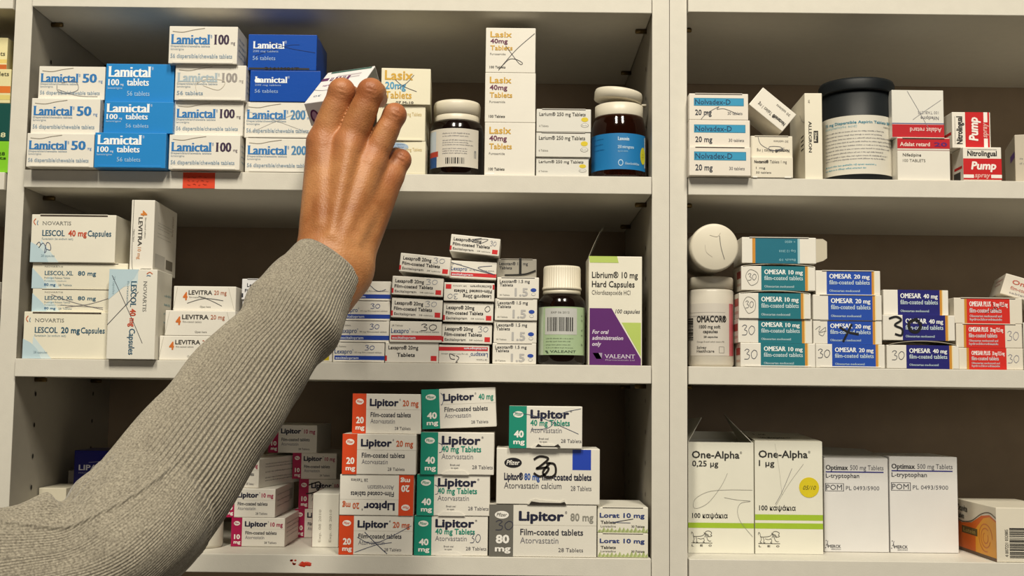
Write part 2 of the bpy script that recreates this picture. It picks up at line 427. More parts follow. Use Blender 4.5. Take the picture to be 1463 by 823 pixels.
# cream stack behind the hand
YEL = '#cfa236'
z = S1
for i, (xl, xr, yt, Y, yaw) in enumerate(((540, 608, 201.6, -.002, 0), (538.5, 607.7, 150, -.003, 1.5), (545, 615.3, 97.4, -.006, 3.0))):
    c = carton('cream carton %s of the three behind the knuckles' % ('on the shelf, bottom', 'with pale lettering, middle', 'marked 20mg and crossed out in pen, top')[i], xl, xr, yt, Y, z, .085, CC, G1, 'bottom' if i == 1 else None, yaw=yaw)
    F = c.F
    if i == 2:
        c.text(F, 'Lasix', .07, .68, .64, .25, YEL, .03); c.text(F, '20mg', .08, .42, .50, .19, '#4a97c0', .03); c.text(F, 'Tablets', .08, .16, .62, .19, YEL, .02)
        c.pen(F, [(.28, .68), (.45, .5), (.72, .36)], .5, '#4a4650'); c.pen(F, [(.66, .82), (.52, .6), (.34, .42)], .5, '#4a4650')
        c.text(F, '07 M-10', .3, .02, .66, .06, '#221c18', .03, part='carton')
    else:
        c.text(F, 'Lasix 20mg Tablets', .4, .70, .92, .1, '#c9b070', part='carton')
        if i == 0: c.oval(F, .42, .82, .22, .14, '#9fb4cc'); c.greek(F, (.8, .88), .25, .6, .05, '#4a6488', seed=4)
    c.text(c.R, 'Lasix', .2, .35, .8, .2, '#d8c48c', part='carton')
    c.done(); z = c.top
# 40mg tower
z = S1
for i, (xl, xr, yt, Y) in enumerate(((692.6, 764.7, 175, 0), (693.2, 765.3, 103.8, 0), (694.2, 765.3, 39.6, 0))):
    c = carton('tall square white carton marked 40mg, %s' % ('bottom of the tower beside the amber bottle', 'middle of the tower of three', 'scribbled on, top of the tower of three')[i], xl, xr, yt, Y, z, .06, CW, G1)
    F = c.F
    c.text(F, 'Lasix', .09, .79, .52, .125, YEL, .025); c.text(F, '40mg', .09, .655, .44, .095, '#6a2c4c', .03); c.text(F, 'Tablets', .09, .50, .54, .10, YEL, .025)
    c.text(F, 'Furosemide', .09, .39, .40, .045, '#6a6864', part='carton'); c.text(F, '100 Tablets', .08, .095, .40, .05, '#3a3834', .02, part='carton')
    if i == 2: c.pen(F, [(.98, .88), (.6, .5), (.26, .05), (.45, .28), (.6, .3), (.74, .22), (.68, .2), (.5, .45), (.4, .6)], .5, '#35323a')
    if i == 0: c.quad(F, .03, .02, .2, .055, '#e8e8e6', 'carton')
    c.done(); z = c.top
# small 250 mg stack
z = S1
for i, (xl, xr, yt, Y) in enumerate(((765.9, 841, 224.9, 0), (766, 843.7, 189, -.002), (766.6, 844.4, 155.6, -.003))):
    c = carton('small flat white carton with a yellow dot, %s of the 250 mg stack' % ('bottom', 'middle', 'top')[i], xl, xr, yt, Y, z, .05, '#dcd9d0', G1, 'top' if i else None)
    F = c.F
    c.text(F, 'Larium® 250 mg Tablets', .05, .70, .90, .15, '#403e3a', .012, part='lettering'); c.text(F, '6 Tablets', .05, .22, .22, .08, '#77756f', part='carton')
    c.oval(F, .885, .55, .065, .1, '#d9c22a'); c.oval(F, .885, .30, .072, .09, '#8a8882', 'carton'); c.oval(F, .885, .30, .062, .075, '#e4e2da', 'carton', .00025); c.text(F, 'Roche', .84, .27, .93, .06, '#55534e', part='carton', off=.0003)
    c.done(); z = c.top

# second shelf, middle unit ---------------------------------------------------
G2 = 'cartons on the second shelf of the middle unit'
def flame(c, F, u, v, s):
    a = s * F.h / F.w
    c.pen(F, [(u, v + s), (u - a * .3, v + s * .5), (u, v)], .8, '#c8643c', 'carton'); c.pen(F, [(u + a * .35, v + s * .7), (u + a * .25, v + s * .2), (u + a * .4, v)], .7, '#5a7fa0', 'carton')
PALEB = '#b7cdd6'
z = S2
def statin(c, mg, col, cap=None):
    F = c.F
    c.poly(F, [(.0, .0), (.22, .0), (.17, .2), (.09, .34), (.0, .42)], PALEB, 'colour_band', .0001)
    c.poly(F, [(.1, .0), (.34, .0), (.2, .3), (.12, .48)], '#cbdadd', 'colour_band', .00008)
    flame(c, F, .05, .78, .13)
    c.text(F, 'NOVARTIS', .13, .78, .47, .075, '#7a7a76', .0, True, part='lettering')
    c.text(F, 'LESCOL', .13, .55, .40, .12, '#2d5870', .03, True)
    c.text(F, mg, .44, .55, .66, .12, col, .035); c.text(F, 'Capsules', .67, .55, .95, .12, '#2d5870', .02)
    c.text(F, 'fluvastatin (as sodium salt)', .13, .47, .50, .045, '#7f97a2', part='carton'); c.text(F, '28 capsules', .13, .11, .29, .05, '#7f97a2', part='carton')
c = carton('large pale carton marked 20 mg, bottom of the stack by the side panel', 34, 156.5, 445.4, 0, z, .06, '#e6e0cc', G2, 'top'); statin(c, '20 mg', '#2d5870'); c.done(); z = c.top
for i, (xr, yt) in enumerate(((182, 412.6), (182.5, 375.5))):
    c = carton('pale flat carton marked 80 mg with %s' % ('pen lines through its print', 'its lettering uncrossed, under the large 40 mg carton'), 46, xr, yt, .002, z, .06, '#e2dcc9', G2, 'top') if False else carton(('pale flat carton marked 80 mg with pen lines through its print', 'pale flat carton marked 80 mg, unmarked, under the large 40 mg carton')[i], 46, xr, yt, .003, z, .05, '#e2dcc9', G2, 'top')
    F = c.F
    c.poly(F, [(0, 0), (.16, 0), (.12, .35), (.0, .8)], PALEB); c.poly(F, [(.14, 0), (.3, 0), (.2, .5), (.13, .3)], '#d0dcdb', 'colour_band', .0001)
    c.text(F, 'NOVARTIS', .13, .82, .32, .06, '#8a8a84', part='carton'); c.text(F, 'LESCOL XL', .13, .52, .43, .16, '#3a6278', .02, True); c.text(F, '80 mg', .48, .52, .67, .16, '#3a6278', .025)
    c.text(F, 'Prolonged Release Tablets', .13, .38, .40, .07, '#6f8a98', part='carton'); c.text(F, 'fluvastatin sodium', .13, .27, .36, .06, '#8fa3ac', part='carton'); c.text(F, '80 mg', .13, .1, .25, .1, '#3a6a92', .03, part='carton'); c.text(F, '28 Tablets', .28, .1, .42, .08, '#6f8a98', part='carton')
    if i == 0: c.pen(F, [(.35, .2), (.6, .35), (.8, .6)], .45, '#77747c'); c.pen(F, [(.2, .75), (.45, .4), (.75, .12)], .45, '#77747c'); c.pen(F, [(.3, .3), (.75, .2)], .4, '#77747c')
    c.done(); z = c.top
c = carton('large pale carton marked 40 mg in red with a handwritten note', 45, 165.7, 306.5, .0, z, .05, '#e4dfd0', G2, 'top'); statin(c, '40 mg', '#c0492c')
c.pen(c.F, [(.07, .36), (.1, .42), (.12, .36), (.1, .3), (.15, .4), (.19, .26), (.17, .2), (.19, .4), (.23, .38), (.24, .26), (.19, .27)], .6, '#4a5470'); c.done()
# upright 40 mg capsule carton, overhanging
c = carton('pale carton standing on end, crossed out in pen and marked 40 mg sideways', 156, 224.6, 384.5, -.012, S2, .052, '#e2deD2', G2)
zz = c.top
F = c.F.rot('cw')
c.poly(c.F, [(0, 1), (.62, 1), (.52, .9), (.3, .8), (0, .66)], PALEB, 'colour_band'); c.poly(c.F, [(.3, .8), (.52, .9), (.6, .98), (.6, .84)], '#cbdadd', 'colour_band', .0001)
flame(c, F, .05, .78, .12)
c.text(F, 'NOVARTIS', .13, .72, .47, .075, '#7a7a76', .0, True, part='lettering'); c.text(F, 'LESCOL', .13, .46, .42, .12, '#2d5870', .03, True); c.text(F, '40 mg', .44, .46, .64, .12, '#c0492c', .035); c.text(F, 'Capsules', .66, .46, .95, .12, '#2d5870', .02)
c.text(F, 'fluvastatin', .13, .38, .40, .045, '#7f97a2', part='carton'); c.text(F, '28 capsules', .08, .08, .28, .05, '#7f97a2', part='carton')
c.pen(c.F, [(.06, .93), (.35, .62), (.55, .4), (.74, .18)], .5, '#33343f'); c.pen(c.F, [(.0, .38), (.3, .56), (.62, .75)], .5, '#33343f')
c.greek(c.R, (.72, .62, .52, .42), .5, .95, .03, '#8fb0b8', seed=2); c.done()
# upright 10 mg
c = carton('tall white carton standing on end with orange 10 mg, above the crossed-out carton', 188, 221, 285.5, -.006, zz, .088, CW, G2, yaw=1.5)
F = c.F.rot('cw')
c.pen(F, [(0, .10), (.97, .13), (.985, .55), (.985, .95)], .4, '#3a3834', 'carton')
c.text(F, 'LEVITRA', .25, .33, .66, .17, '#33302c', .02); c.text(F, '10 mg', .68, .33, .85, .15, '#c98446', .0); c.text(F, '4', .15, .42, .23, .25, '#cf7f36', .05)
c.text(F, 'film-coated tablets', .25, .6, .55, .06, '#77756f', part='carton'); c.text(F, 'Open here', .42, .12, .6, .06, '#55534e', part='carton')
R = c.R
c.text(R.rot('cw'), 'LEVITRA 10 mg', .1, .78, .4, .06, '#9b8468', part='carton'); c.greek(R, (.7, .66, .62, .55, .5), .15, .8, .012, '#8d8a84', seed=5); c.quad(R, .55, .08, .85, .22, '#7a7468', 'carton'); c.quad(R, .08, .05, .5, .25, '#c4c0b8', 'carton')
c.done()
# 20 mg oral tablets
z = S2
for i, (xl, xr, yt, Y) in enumerate(((227.5, 322, 479.8, 0), (236, 336, 443.5, .0), (248, 337, 408.8, .004))):
    c = carton('flat white carton with orange 4, %s beside the upright carton' % ('bottom of three', 'middle of three', 'topmost of three and crossed out,')[i], xl, xr, yt, Y, z, .09, CW, G2)
    F = c.F
    c.text(F, 'LEVITRA', .24, .66, .62, .17, '#3a3632', .025); c.text(F, '20 mg', .65, .66, .85, .17, '#b0603c', .01); c.text(F, '4', .15, .44, .225, .3, '#cf7030', .06)
    c.text(F, 'film-coated tablets', .25, .52, .52, .07, '#77756f', part='carton'); c.text(F, 'Open here', .43, .12, .6, .08, '#66645e', part='carton')
    c.pen(F, [(.0, .03), (.06, .95)], .35, '#b8b4a8', 'carton', smooth=False); c.pen(F, [(.88, .95), (.98, .05)], .35, '#b8b4a8', 'carton', smooth=False)
    if i == 2: c.pen(F, [(.22, .3), (.5, .5), (.8, .42)], .5, '#55565a'); c.pen(F, [(.4, .6), (.6, .42), (.78, .2)], .5, '#55565a')
    c.done(); z = c.top
# cartons half hidden behind the sleeve
z = S2
for i, (xl, xr, yt, Y) in enumerate(((338, 412, 489, .012), (341, 412, 459, .012), (346, 418, 428.5, .012), (345.5, 420, 398.5, .01))):
    c = carton(('white carton %s of the stack hidden behind the sleeve' % ('bottom', 'second from bottom', 'third', '')[i]) if i < 3 else 'white carton peeking over the sleeve beside the crossed-out 20 mg one', xl, xr, yt, Y, z, .08, '#e0dfe0', G2, 'top')
    F = c.F
    c.text(F, 'Lexapro® 20mg', .1, .62, .75, .17, '#2a2a34', .02); c.text(F, 'Film-coated Tablets', .06, .36, .8, .15, '#2a2a34', .02); c.quad(F, .0, .1, .03, .3, '#2a2a34')
    c.done(); z = c.top
def ssri_band(c, band, note=True, part2='escitalopram'):
    F = c.F
    c.quad(F, .03, .12, 1.0, .33, band); c.text(F, part2, .05, .16, .50, .12, '#dfe6f2', .02, part='lettering', off=.0004)
    c.text(F, 'Lexapro', .03, .44, .37, .22, '#264a86', .01); c.text(F, '®', .375, .58, .395, .08, '#264a86', part='carton')
    c.text(F, '28 Tablets', .04, .76, .25, .08, '#77756f', part='carton'); c.text(F, '20 mg film-coated tablets', .42, .47, .95, .07, '#5a5a60', part='carton')
# yellow squared cartons
z = S2
for i, (xl, xr, yt, Y) in enumerate(((400, 474.8, 489.5, .0), (405, 479.5, 460.5, .0))):
    c = carton('white carton with a yellow square, %s, beside the blue striped stack' % ('bottom', 'upper one')[i], xl, xr, yt, Y, z, .08, CW, G2, 'top')
    F = c.F
    c.quad(F, .80, .08, .94, .42, '#c9b41c'); c.quad(F, .5, .9, .95, .95, '#6e93b5', 'carton'); c.text(F, 'Lexapro® 5mg', .1, .62, .7, .17, '#2a2a34', .02); c.text(F, 'Tablets', .1, .36, .4, .15, '#2a2a34', .02); c.greek(F, (.55,), .72, .95, .1, '#55534e', seed=3)
    c.done(); z = c.top
z = S2
for i, (xl, xr, yt, Y) in enumerate(((475.8, 549.2, 489.3, .0), (482.6, 556.2, 458.5, 0), (484, 557.2, 429.8, .0), (486, 558.5, 401.5, .0))):
    c = carton('white carton with a blue stripe, %s of the four emerging behind the cuff' % row[i], xl, xr, yt, Y, z, .09, CW, G2, 'bottom')
    ssri_band(c, '#1c3f9e')
    if i < 3: c.thirty(c.F, .62, .62, .18, .26, .5, '#4a5a90')
    else: c.pen(c.F, [(.05, .6), (.2, .75), (.3, .5), (.5, .9), (.7, .55), (.8, .5), (.9, .6)], .5, '#44506e')
    c.done(); z = c.top
def ssri_plain(c, film=True, smudge=False):
    F = c.F
    c.text(F, 'Lexapro® 20mg', .06, .66, .62, .18, '#232226', .025)
    if film: c.text(F, 'Film-coated Tablets', .05, .38, .80, .17, '#232226', .025); c.text(F, 'Escitalopram', .06, .13, .48, .13, '#4a4648', .01, part='lettering'); c.text(F, '28 tablets', .55, .15, .82, .07, '#66645e', part='carton')
    else: c.text(F, 'Tablets', .22, .30, .56, .18, '#232226', .025)
    c.quad(F, .0, .08, .035, .34, '#c01f26'); c.quad(F, .855, .1, .965, .35, '#cf2a2c')
GRP = 'small white and red cartons on the second shelf'
# (TL, TR, BL, BR) in the photograph -> tilt; each rests on the one below
def tilted(label, tl, tr, bl, br, Y, d, colour=CW, group=GRP, lip=None, yaw=0):
    a, b2, e, f = P(*tl, Y), P(*tr, Y), P(*bl, Y), P(*br, Y)
    w = ((b2 - a).length + (f - e).length) / 2; h = ((e - a).length + (f - b2).length) / 2
    t = math.atan2(-(f.z - e.z) - (b2.z - a.z), (f.x - e.x) + (b2.x - a.x))
    loc = (e + f) / 2
    c = Carton(label, w, h - .0002, d, loc, (0, t, math.radians(yaw)), colour, group, lip)
    return c
def lvl(x0, x1, y0, y1): return ((x0, y0), (x1, y0 + .0115 * (x1 - x0)), (x0, y1), (x1, y1 + .0115 * (x1 - x0)))
z = S2
c = carton('small white carton reading Tablets with red squares, first column, on the shelf', 550.3, 626.5, 489.2, -.002, z, .09, CW, GRP); ssri_plain(c, False); c.done(); z = c.top
c = carton('small white carton with a red stripe and handwritten 30, first column', 556.7, 631, 458.8, -.004, z, .09, CW, GRP); ssri_band(c, '#c8252c'); c.thirty(c.F, .6, .55, .3, .34, .6, '#33333c'); c.done()
for i, (tl, tr, bl, br, nm) in enumerate((
    ((560, 424.6), (633, 428.6), (558.5, 453), (631, 457.0), 'third up the first column, red stripe carton below it'),
    ((560.7, 393.6), (634, 397.4), (559.4, 420.4), (632.4, 424.4), 'fourth up the first column, under the tilted top one'),
    ((572, 360.6), (644.2, 368), (570, 387.5), (641.5, 394.5), 'tilted on top of the first column'))):
    c = tilted('small white carton with red squares, ' + nm, tl, tr, bl, br, -.006 - .003 * i, .09)
    ssri_plain(c); c.thirty(c.F, .66, .62, .22, .3, .4, '#9098a8'); c.done()
# second column
c = carton('small white carton upside down with a red stripe along its top edge', 626.9, 699, 492.3, -.002, S2, .09, CW, GRP); z = c.top
FF = c.F; c.F = FF.rot(180); ssri_band(c, '#c8252c'); c.F = FF; c.pen(FF, [(.32, .4), (.22, .5), (.24, .25), (.32, .22)], .6, '#33333c'); c.pen(FF, [(.34, .42), (.4, .3), (.34, .05), (.38, .08)], .6, '#33333c'); c.done()
for i, (tl, tr, bl, br, nm) in enumerate((
    ((631.8, 461.7), (703.2, 463.8), (631, 490.2), (702.3, 491.6), 'second column, just above the upside-down striped one'),
    ((634, 431.6), (705.4, 433.4), (633, 459.3), (704.3, 461.0), 'second column, circled zero in pen at its corner'),
    ((635.0, 402.8), (706.8, 404.8), (633.8, 429.6), (706, 430.9), 'printed upside down, second column below the crossed-out stripe'))):
    c = tilted('small white carton with red squares, ' + nm, tl, tr, bl, br, -.004 - .003 * i, .09)
    FF = c.F
    if i == 2: c.F = FF.rot(180)
    ssri_plain(c)
    if i == 1: c.pen(c.F, [(.88, .85), (.83, .7), (.87, .55), (.93, .65), (.92, .82), (.88, .85)], .5, '#33333c')
    else: c.thirty(c.F, .72, .6, .2, .3, .4, '#7d8494')
    c.F = FF; c.done()
c = tilted('small white carton with a red stripe crossed by a pen loop, second column', (642.5, 371.5), (709.4, 375), (642, 396.5), (708.6, 400), -.006, .09); ssri_band(c, '#cc2a2e'); c.pen(c.F, [(.0, .9), (.3, .7), (.6, .5), (.95, .3), (.9, .35), (.6, .65), (.9, .8)], .5, '#44506e'); c.done()
c = tilted('small white carton with red squares, highest of the small cartons, tilted', (644.4, 334), (715, 341.4), (642.2, 358.8), (712.6, 366.4), -.012, .06); ssri_plain(c); c.pen(c.F, [(.42, .7), (.55, .85), (.75, .9), (.6, .65), (.4, .75), (.62, .95)], .45, '#55565e'); c.thirty(c.F, .8, .55, .12, .3, .4, '#8a90a0'); c.done()
# third column
z = S2
for i, (xl, xr, yt, Y) in enumerate(((703.6, 766, 490, 0), (705.2, 766.6, 458, 0), (707, 767.4, 426.4, -.002), (710.3, 770, 396, -.003))):
    c = carton('small white carton with a grey 1.5 and blue oval, %s of four' % row[i], xl, xr, yt, Y, z, .08, CW, GRP, 'top')
    F = c.F
    c.text(F, 'Lexotan® 1.5 mg', .06, .74, .78, .14, '#38383c', .015); c.text(F, 'Tablets', .06, .57, .38, .13, '#38383c', .015); c.text(F, '1.5', .42, .12, .74, .36, '#b4b2b0', .04); c.text(F, '30 Tablets', .06, .12, .3, .07, '#66645e', part='carton')
    c.oval(F, .87, .40, .07, .09, '#2346a0'); c.oval(F, .87, .2, .05, .07, '#8a8c92', 'carton'); c.oval(F, .87, .2, .042, .055, CW, 'carton', .00024); c.done(); z = c.top
c = carton('small grey-white carton with black tape crossed over it, above the 1.5 stack', 709.8, 766.6, 369.8, .006, z, .075, '#9c968a', GRP, 'top'); F = c.F
c.text(F, 'Lexotan® 1.5 mg', .06, .68, .78, .15, '#38383c', .015); c.text(F, 'Tablets', .06, .46, .38, .14, '#38383c', .015)
c.part('black_tape').box(.06 * c.w, .12 * c.w, -.0008, c.d * .3, .12 * c.h, c.h + .0009, mat('#15130f', .35, 'black_tape'), .0002)
c.pen(F, [(.2, .14), (.5, .16), (.75, .22), (.98, .4)], 1.6, '#15130f', 'black_tape', .0009); c.done()
# carton with open lid flap
c = carton('tall white and purple carton with its lid flap open, beside the panel', 841.2, 917.4, 366, -.001, S2, .05, '#e6e1d0', G2); F = c.F
GRN, PUR = '#b5c964', '#5a1c6a'
c.poly(F, [(.0, 1), (.53, 1), (.56, .94), (.02, .94)], GRN); c.poly(F, [(.02, .52), (.43, .52), (.98, .06), (.98, .0), (.02, .0)], PUR); c.poly(F, [(.62, .39), (.98, .39), (.98, .08)], GRN)
c.text(F, 'Librium® 10 mg', .06, .80, .92, .055, '#26221f', .02); c.text(F, 'Hard Capsules', .06, .715, .86, .055, '#26221f', .02); c.text(F, 'Chlordiazepoxide HCl', .06, .645, .78, .04, '#4a463f', part='lettering'); c.text(F, '100 capsules', .50, .475, .96, .036, '#35323a', .01, part='lettering', shear=.2)
for k, tx in enumerate(('For oral', 'administration', 'only')): c.text(F, tx, .07, .285 - .055 * k, (.38, .65, .24)[k], .035, '#d8cfdc', .03, part='lettering', shear=.25, off=.0003)
c.poly(F, [(.08, .11), (.2, .11), (.25, .055), (.15, .055)], '#d8d0da'); c.poly(F, [(.19, .11), (.26, .11), (.25, .06)], '#a79ab0', off=.0002); c.text(F, 'VALEANT', .3, .062, .87, .036, '#cfc6d4', 0.01, True, part='lettering', off=.0003); c.text(F, 'Pharmaceuticals Ltd', .32, .04, .86, .013, '#b9a8c0', part='carton', off=.0003)
fl = c.part('lid_flap'); cm = card('#d9d4c2'); w2 = c.w / 2; n = 6
for s0 in (0, .0012):
    vs = []
    for k in range(n + 1):
        t = k / n; vs += [(-w2 + .0005 + .011 * t + .003 * t * t + s0, .004, c.h - .001 + .032 * t), (-w2 + .0005 + .011 * t + .003 * t * t + s0, c.d - .004, c.h - .001 + .032 * t)]
    fl.add(vs, [(2 * k, 2 * k + 1, 2 * k + 3, 2 * k + 2) for k in range(n)], cm)
c.done()
# third shelf, middle unit ----------------------------------------------------
G3 = 'statin cartons on the lowest shelf of the middle unit'
ORG, TEAL, MAG = '#d8481c', '#0f8a72', '#a8104a'
def logo(c, F, u, v, ru, rv, fg, bg):
    c.oval(F, u, v, ru, rv, fg, 'logo_oval', .0003); c.text(F, 'Pfizer', u - ru * .75, v - rv * .4, u + ru * .75, rv * .9, bg, .02, part='lettering', off=.0004, shear=.2)
def stat(c, strength, col, tcol=None, F=None, tablets=False, w=.2, band=True):
    F = F or c.F
    if band: c.quad(F, 0, 0, w, 1, col)
    logo(c, F, w * .52, .80, w * .29, .075, '#f0ece4', col)
    c.text(F, strength, w * .28, .26, w * .84, .15, '#f3efe8', .05); c.text(F, 'mg', w * .25, .10, w * .9, .11, '#f3efe8', .04)
    x = w + .05
    if not tablets:
        c.text(F, 'Lipitor', x, .70, x + .42, .17, '#1d1f38', .05); c.text(F, '®', x + .43, .83, x + .45, .05, '#1d1f38', part='carton')
        c.text(F, strength + ' mg', x + .48, .70, min(.97, x + .71), .14, tcol or col, .03)
        c.quad(F, w, .605, 1, .612, '#c9c4b8', 'carton')
        c.text(F, 'Film-coated tablets', x + .015, .42, x + .60, .115, '#34343e', .02); c.text(F, 'Atorvastatin', x + .015, .26, x + .37, .115, '#77757c', -.002)
        c.text(F, '28 Tablets', x + .37, .10, x + .60, .075, '#4a4850', part='lettering')
    else:
        c.text(F, 'Lipitor', x, .72, x + .53, .19, '#1d1f38', .05); c.text(F, '®', x + .54, .86, x + .57, .05, '#1d1f38', part='carton')
        c.text(F, strength + ' mg Tablets', x, .54, x + .54, .135, tcol or col, .03); c.text(F, 'Atorvastatin', x, .37, x + .43, .125, '#77757c', -.002)
        c.text(F, 'Break seal', x + .12, .21, x + .25, .045, '#4a4850', part='carton'); c.text(F, 'to open', x + .13, .14, x + .23, .045, '#4a4850', part='carton')
        c.text(F, '28 Tablets', x + .42, .14, x + .70, .085, '#4a4850', part='lettering')
        # the semicircular tear tab
        t = c.part('tear_tab'); cm = card(CW)
        pts = [(x + .01, .0), (x + .06, .08), (x + .1, .10), (x + .29, .10), (x + .33, .08), (x + .38, .0)]
        vs = [F(u, v, .0002) for u, v in pts] + [F(u, v, .0009) for u, v in pts]; k = len(pts)
        t.add(vs, [tuple(range(k, 2 * k))] + [(i, (i + 1) % k, (i + 1) % k + k, i + k) for i in range(k)], cm)
# purple-banded 10 mg at the back, then towards the front
def front_Y(x, y, Z): return PZ(x, y, Z).y
Yb = front_Y(405, 748, S3) if False else .15
Y10 = front_Y(370, 781, S3)
c = carton('white carton with magenta band and 10 mg, on the shelf beside the white jar', 330.5, 407, 739.5, Y10, S3, .10, CW, G3); stat(c, '10', MAG); c.quad(c.F, 0, 0.02, .0, .02, MAG); c.greek(c.R, (.75, .6, .45, .3), .1, .9, .05, '#8d8a88', seed=6); c.done(); z = c.top
c = carton('white carton with magenta band and 10 mg, second of the stack under the sleeve', 320.6, 393.4, 698, Y10, z, .105, CW, G3); stat(c, '10', MAG); c.greek(c.R, (.75, .55, .35), .1, .9, .05, '#8d8a88', seed=7); c.quad(c.R, .75, .4, .92, .8, '#b9b5ac', 'carton'); c.done(); z = c.top
c = carton('white carton showing its printed long side, partly under the sleeve, third of its stack', 322, 372, 655, Y10 + .01, z, .125, CW, G3, yaw=-14); c.greek(c.R, (.78, .68, .5, .3, .2), .12, .9, .05, '#8d8a88', seed=8); stat(c, '10', MAG); c.done()
YB = .13
z = S3
c = carton('shadowed white carton with magenta band, behind the blank white carton, on the shelf', 421, 492, 727, YB, S3, .10, CW, G3); stat(c, '10', MAG); c.done(); z = c.top
c = carton('shadowed white carton with thick black pen on it, behind the blank white carton', 427, 497, 684.5, YB, z, .10, CW, G3); stat(c, '10', MAG); c.pen(c.F, [(.2, .8), (.42, .9), (.38, .6), (.15, .5)], 1.4, '#141210'); c.done(); z = c.top
c = carton('shadowed white carton with magenta band, second from the top of the back stack', 418, 481, 647, YB, z, .10, CW, G3); stat(c, '10', MAG); c.done(); z = c.top
c = carton('shadowed white carton with magenta band, top of the back stack beside the sleeve', 384, 453, 607, YB - .005, z, .10, CW, G3); stat(c, '10', MAG); c.done()
# blank white carton standing on end
Yw = front_Y(465, 782, S3)
c = carton('narrow plain white carton standing on end with faint embossed code', 447, 484.5, 705, Yw, S3, .085, '#dedacf', G3, yaw=0, lip=None)
F = c.F.rot('ccw')
for k, v in enumerate((.68, .28)): c.text(F, 'Exp. 08 2010', .1, 1 - v - .05, .7, .09, '#a39d92', part='carton')
c.quad(c.L, 0, 0, 1, 1, '#a83a3a', 'carton'); c.done()
# orange column
z = S3
for i, (xl, xr, yt, Y) in enumerate(((484.5, 589.7, 736.3, -.001), (485.6, 591, 677.9, -.002), (489.3, 594.6, 620, -.003), (503.8, 602, 562.5, .004))):
    c = carton('white carton with orange band, ' + ('bottom of the orange banded stack, crossed out in pen', 'upside down, second in the orange banded stack', 'third up the orange banded stack, right way up', 'top of the orange banded stack, in the shelf shade')[i], xl, xr, yt, Y, z, .05, CW, G3)
    F = c.F.rot(180) if i == 1 else c.F
    stat(c, '20', ORG, '#c85a2c', F)
    if i == 0: c.pen(c.F, [(.25, .45), (.5, .3), (.98, .75)], .5, '#3a4464') ; c.pen(c.F, [(.35, .58), (.5, .3), (.66, .03)], .6, '#2c3658'); c.pen(c.F, [(.22, .06), (.5, .25), (.72, .32)], .5, '#3a4464')
    c.done(); z = c.top
# teal column
z = S3
for i, (xl, xr, yt, Y) in enumerate(((592, 697, 736.8, 0), (595.8, 700, 678, -.001), (601.3, 706, 617.6, -.003))):
    c = carton('white carton with teal band, ' + ('bottom of the teal banded stack, 30 written in pen', 'second up the teal banded stack', 'third up the teal banded stack, beneath the tilted one')[i], xl, xr, yt, Y, z, .05, CW, G3)
    stat(c, '40', TEAL, None, None, True, .235)
    if i == 0: c.thirty(c.F, .76, .32, .14, .25, .5, '#2c3658')
    else: c.pen(c.F, [(.24, .75), (.29, .7), (.29, .55), (.25, .52)], .5, '#44506e')
    c.done(); z = c.top
c = tilted('white carton with teal band, tilted on top of the teal stack', (602.3, 556.5), (708, 552.6), (603.5, 613.2), (709.5, 609.5), .002, .05, CW, G3); stat(c, '40', TEAL, None, None, False, .24); c.pen(c.F, [(.26, .9), (.3, .8), (.28, .62), (.26, .6)], .5, '#44506e'); c.done()
# 80 mg pair and the small teal one on top
c = carton('wide white carton with grey band reading 80 mg, on the shelf', 699, 852.5, 721, -.002, S3, .05, '#e2ddd1', G3); F = c.F
GB = '#6a675f'
stat(c, '80', GB, '#8d8a80', None, False, .225); c.thirty(F, .06, .5, .16, .2, .8, '#3a3a48'); c.done(); z = c.top
w, hh, loc, zt = place(709.5, 857, 640.5, -.003, z)
c = Carton('wide white carton with blue square and thick handwritten 30', w, hh - .0006, .05, loc + Vector((0, 0, .0003)), (0, 0, 0), '#e2ddd1', G3); F = c.F; c.top = loc.z + hh
logo(c, F, .16, .74, .085, .09, '#17151a', '#f0ece4'); c.quad(F, .735, .62, .915, .985, '#1a3fae')
c.text(F, 'Lipitor®', .075, .435, .26, .12, '#1d1f38', .05); c.text(F, '80 mg', .27, .435, .42, .115, '#24509e', .04); c.text(F, 'film-coated tablets', .44, .435, .92, .115, '#1d1f38', .035); c.text(F, 'Atorvastatin calcium', .075, .28, .63, .11, '#44424a', 0); c.text(F, '28 Tablets', .72, .25, .92, .085, '#5a585e')
c.pen(F, [(.36, .8), (.42, .86), (.5, .82), (.42, .68), (.39, .64), (.5, .66), (.48, .56), (.42, .5), (.36, .56)], 2.1, '#1a110c', off=.0006); c.pen(F, [(.52, .75), (.45, .58), (.5, .48), (.57, .55), (.56, .72), (.48, .74)], 2.1, '#1a110c', off=.0006)
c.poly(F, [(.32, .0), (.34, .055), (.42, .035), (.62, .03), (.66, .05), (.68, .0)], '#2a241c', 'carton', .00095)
t = c.part('tear_tab'); pts = [(.3, .0), (.33, .07), (.38, .1), (.42, .08), (.62, .05), (.66, .09), (.68, .0)]; k = len(pts)
t.add([F(u, v, .0002) for u, v in pts] + [F(u, v, .0008) for u, v in pts], [tuple(range(k, 2 * k))] + [(i, (i + 1) % k, (i + 1) % k + k, i + k) for i in range(k)], card('#d8d3c6'))
c.done(); z = c.top
c = carton('small white carton with teal band, alone above the handwritten 30 carton', 727.5, 832, 580.2, -.008, z, .05, CW, G3); stat(c, '40', TEAL, None, None, True, .24)
c.poly(c.F, [(.36, .03), (.40, .11), (.45, .06), (.62, .06), (.67, .11), (.71, .03)], '#2a241c', 'carton', .00095); c.pen(c.F, [(.05, .85), (.4, .75), (.75, .5), (.95, .35)], .45, '#44506e'); c.pen(c.F, [(.3, .45), (.55, .5), (.7, .82), (.98, .95)], .45, '#44506e'); c.done()
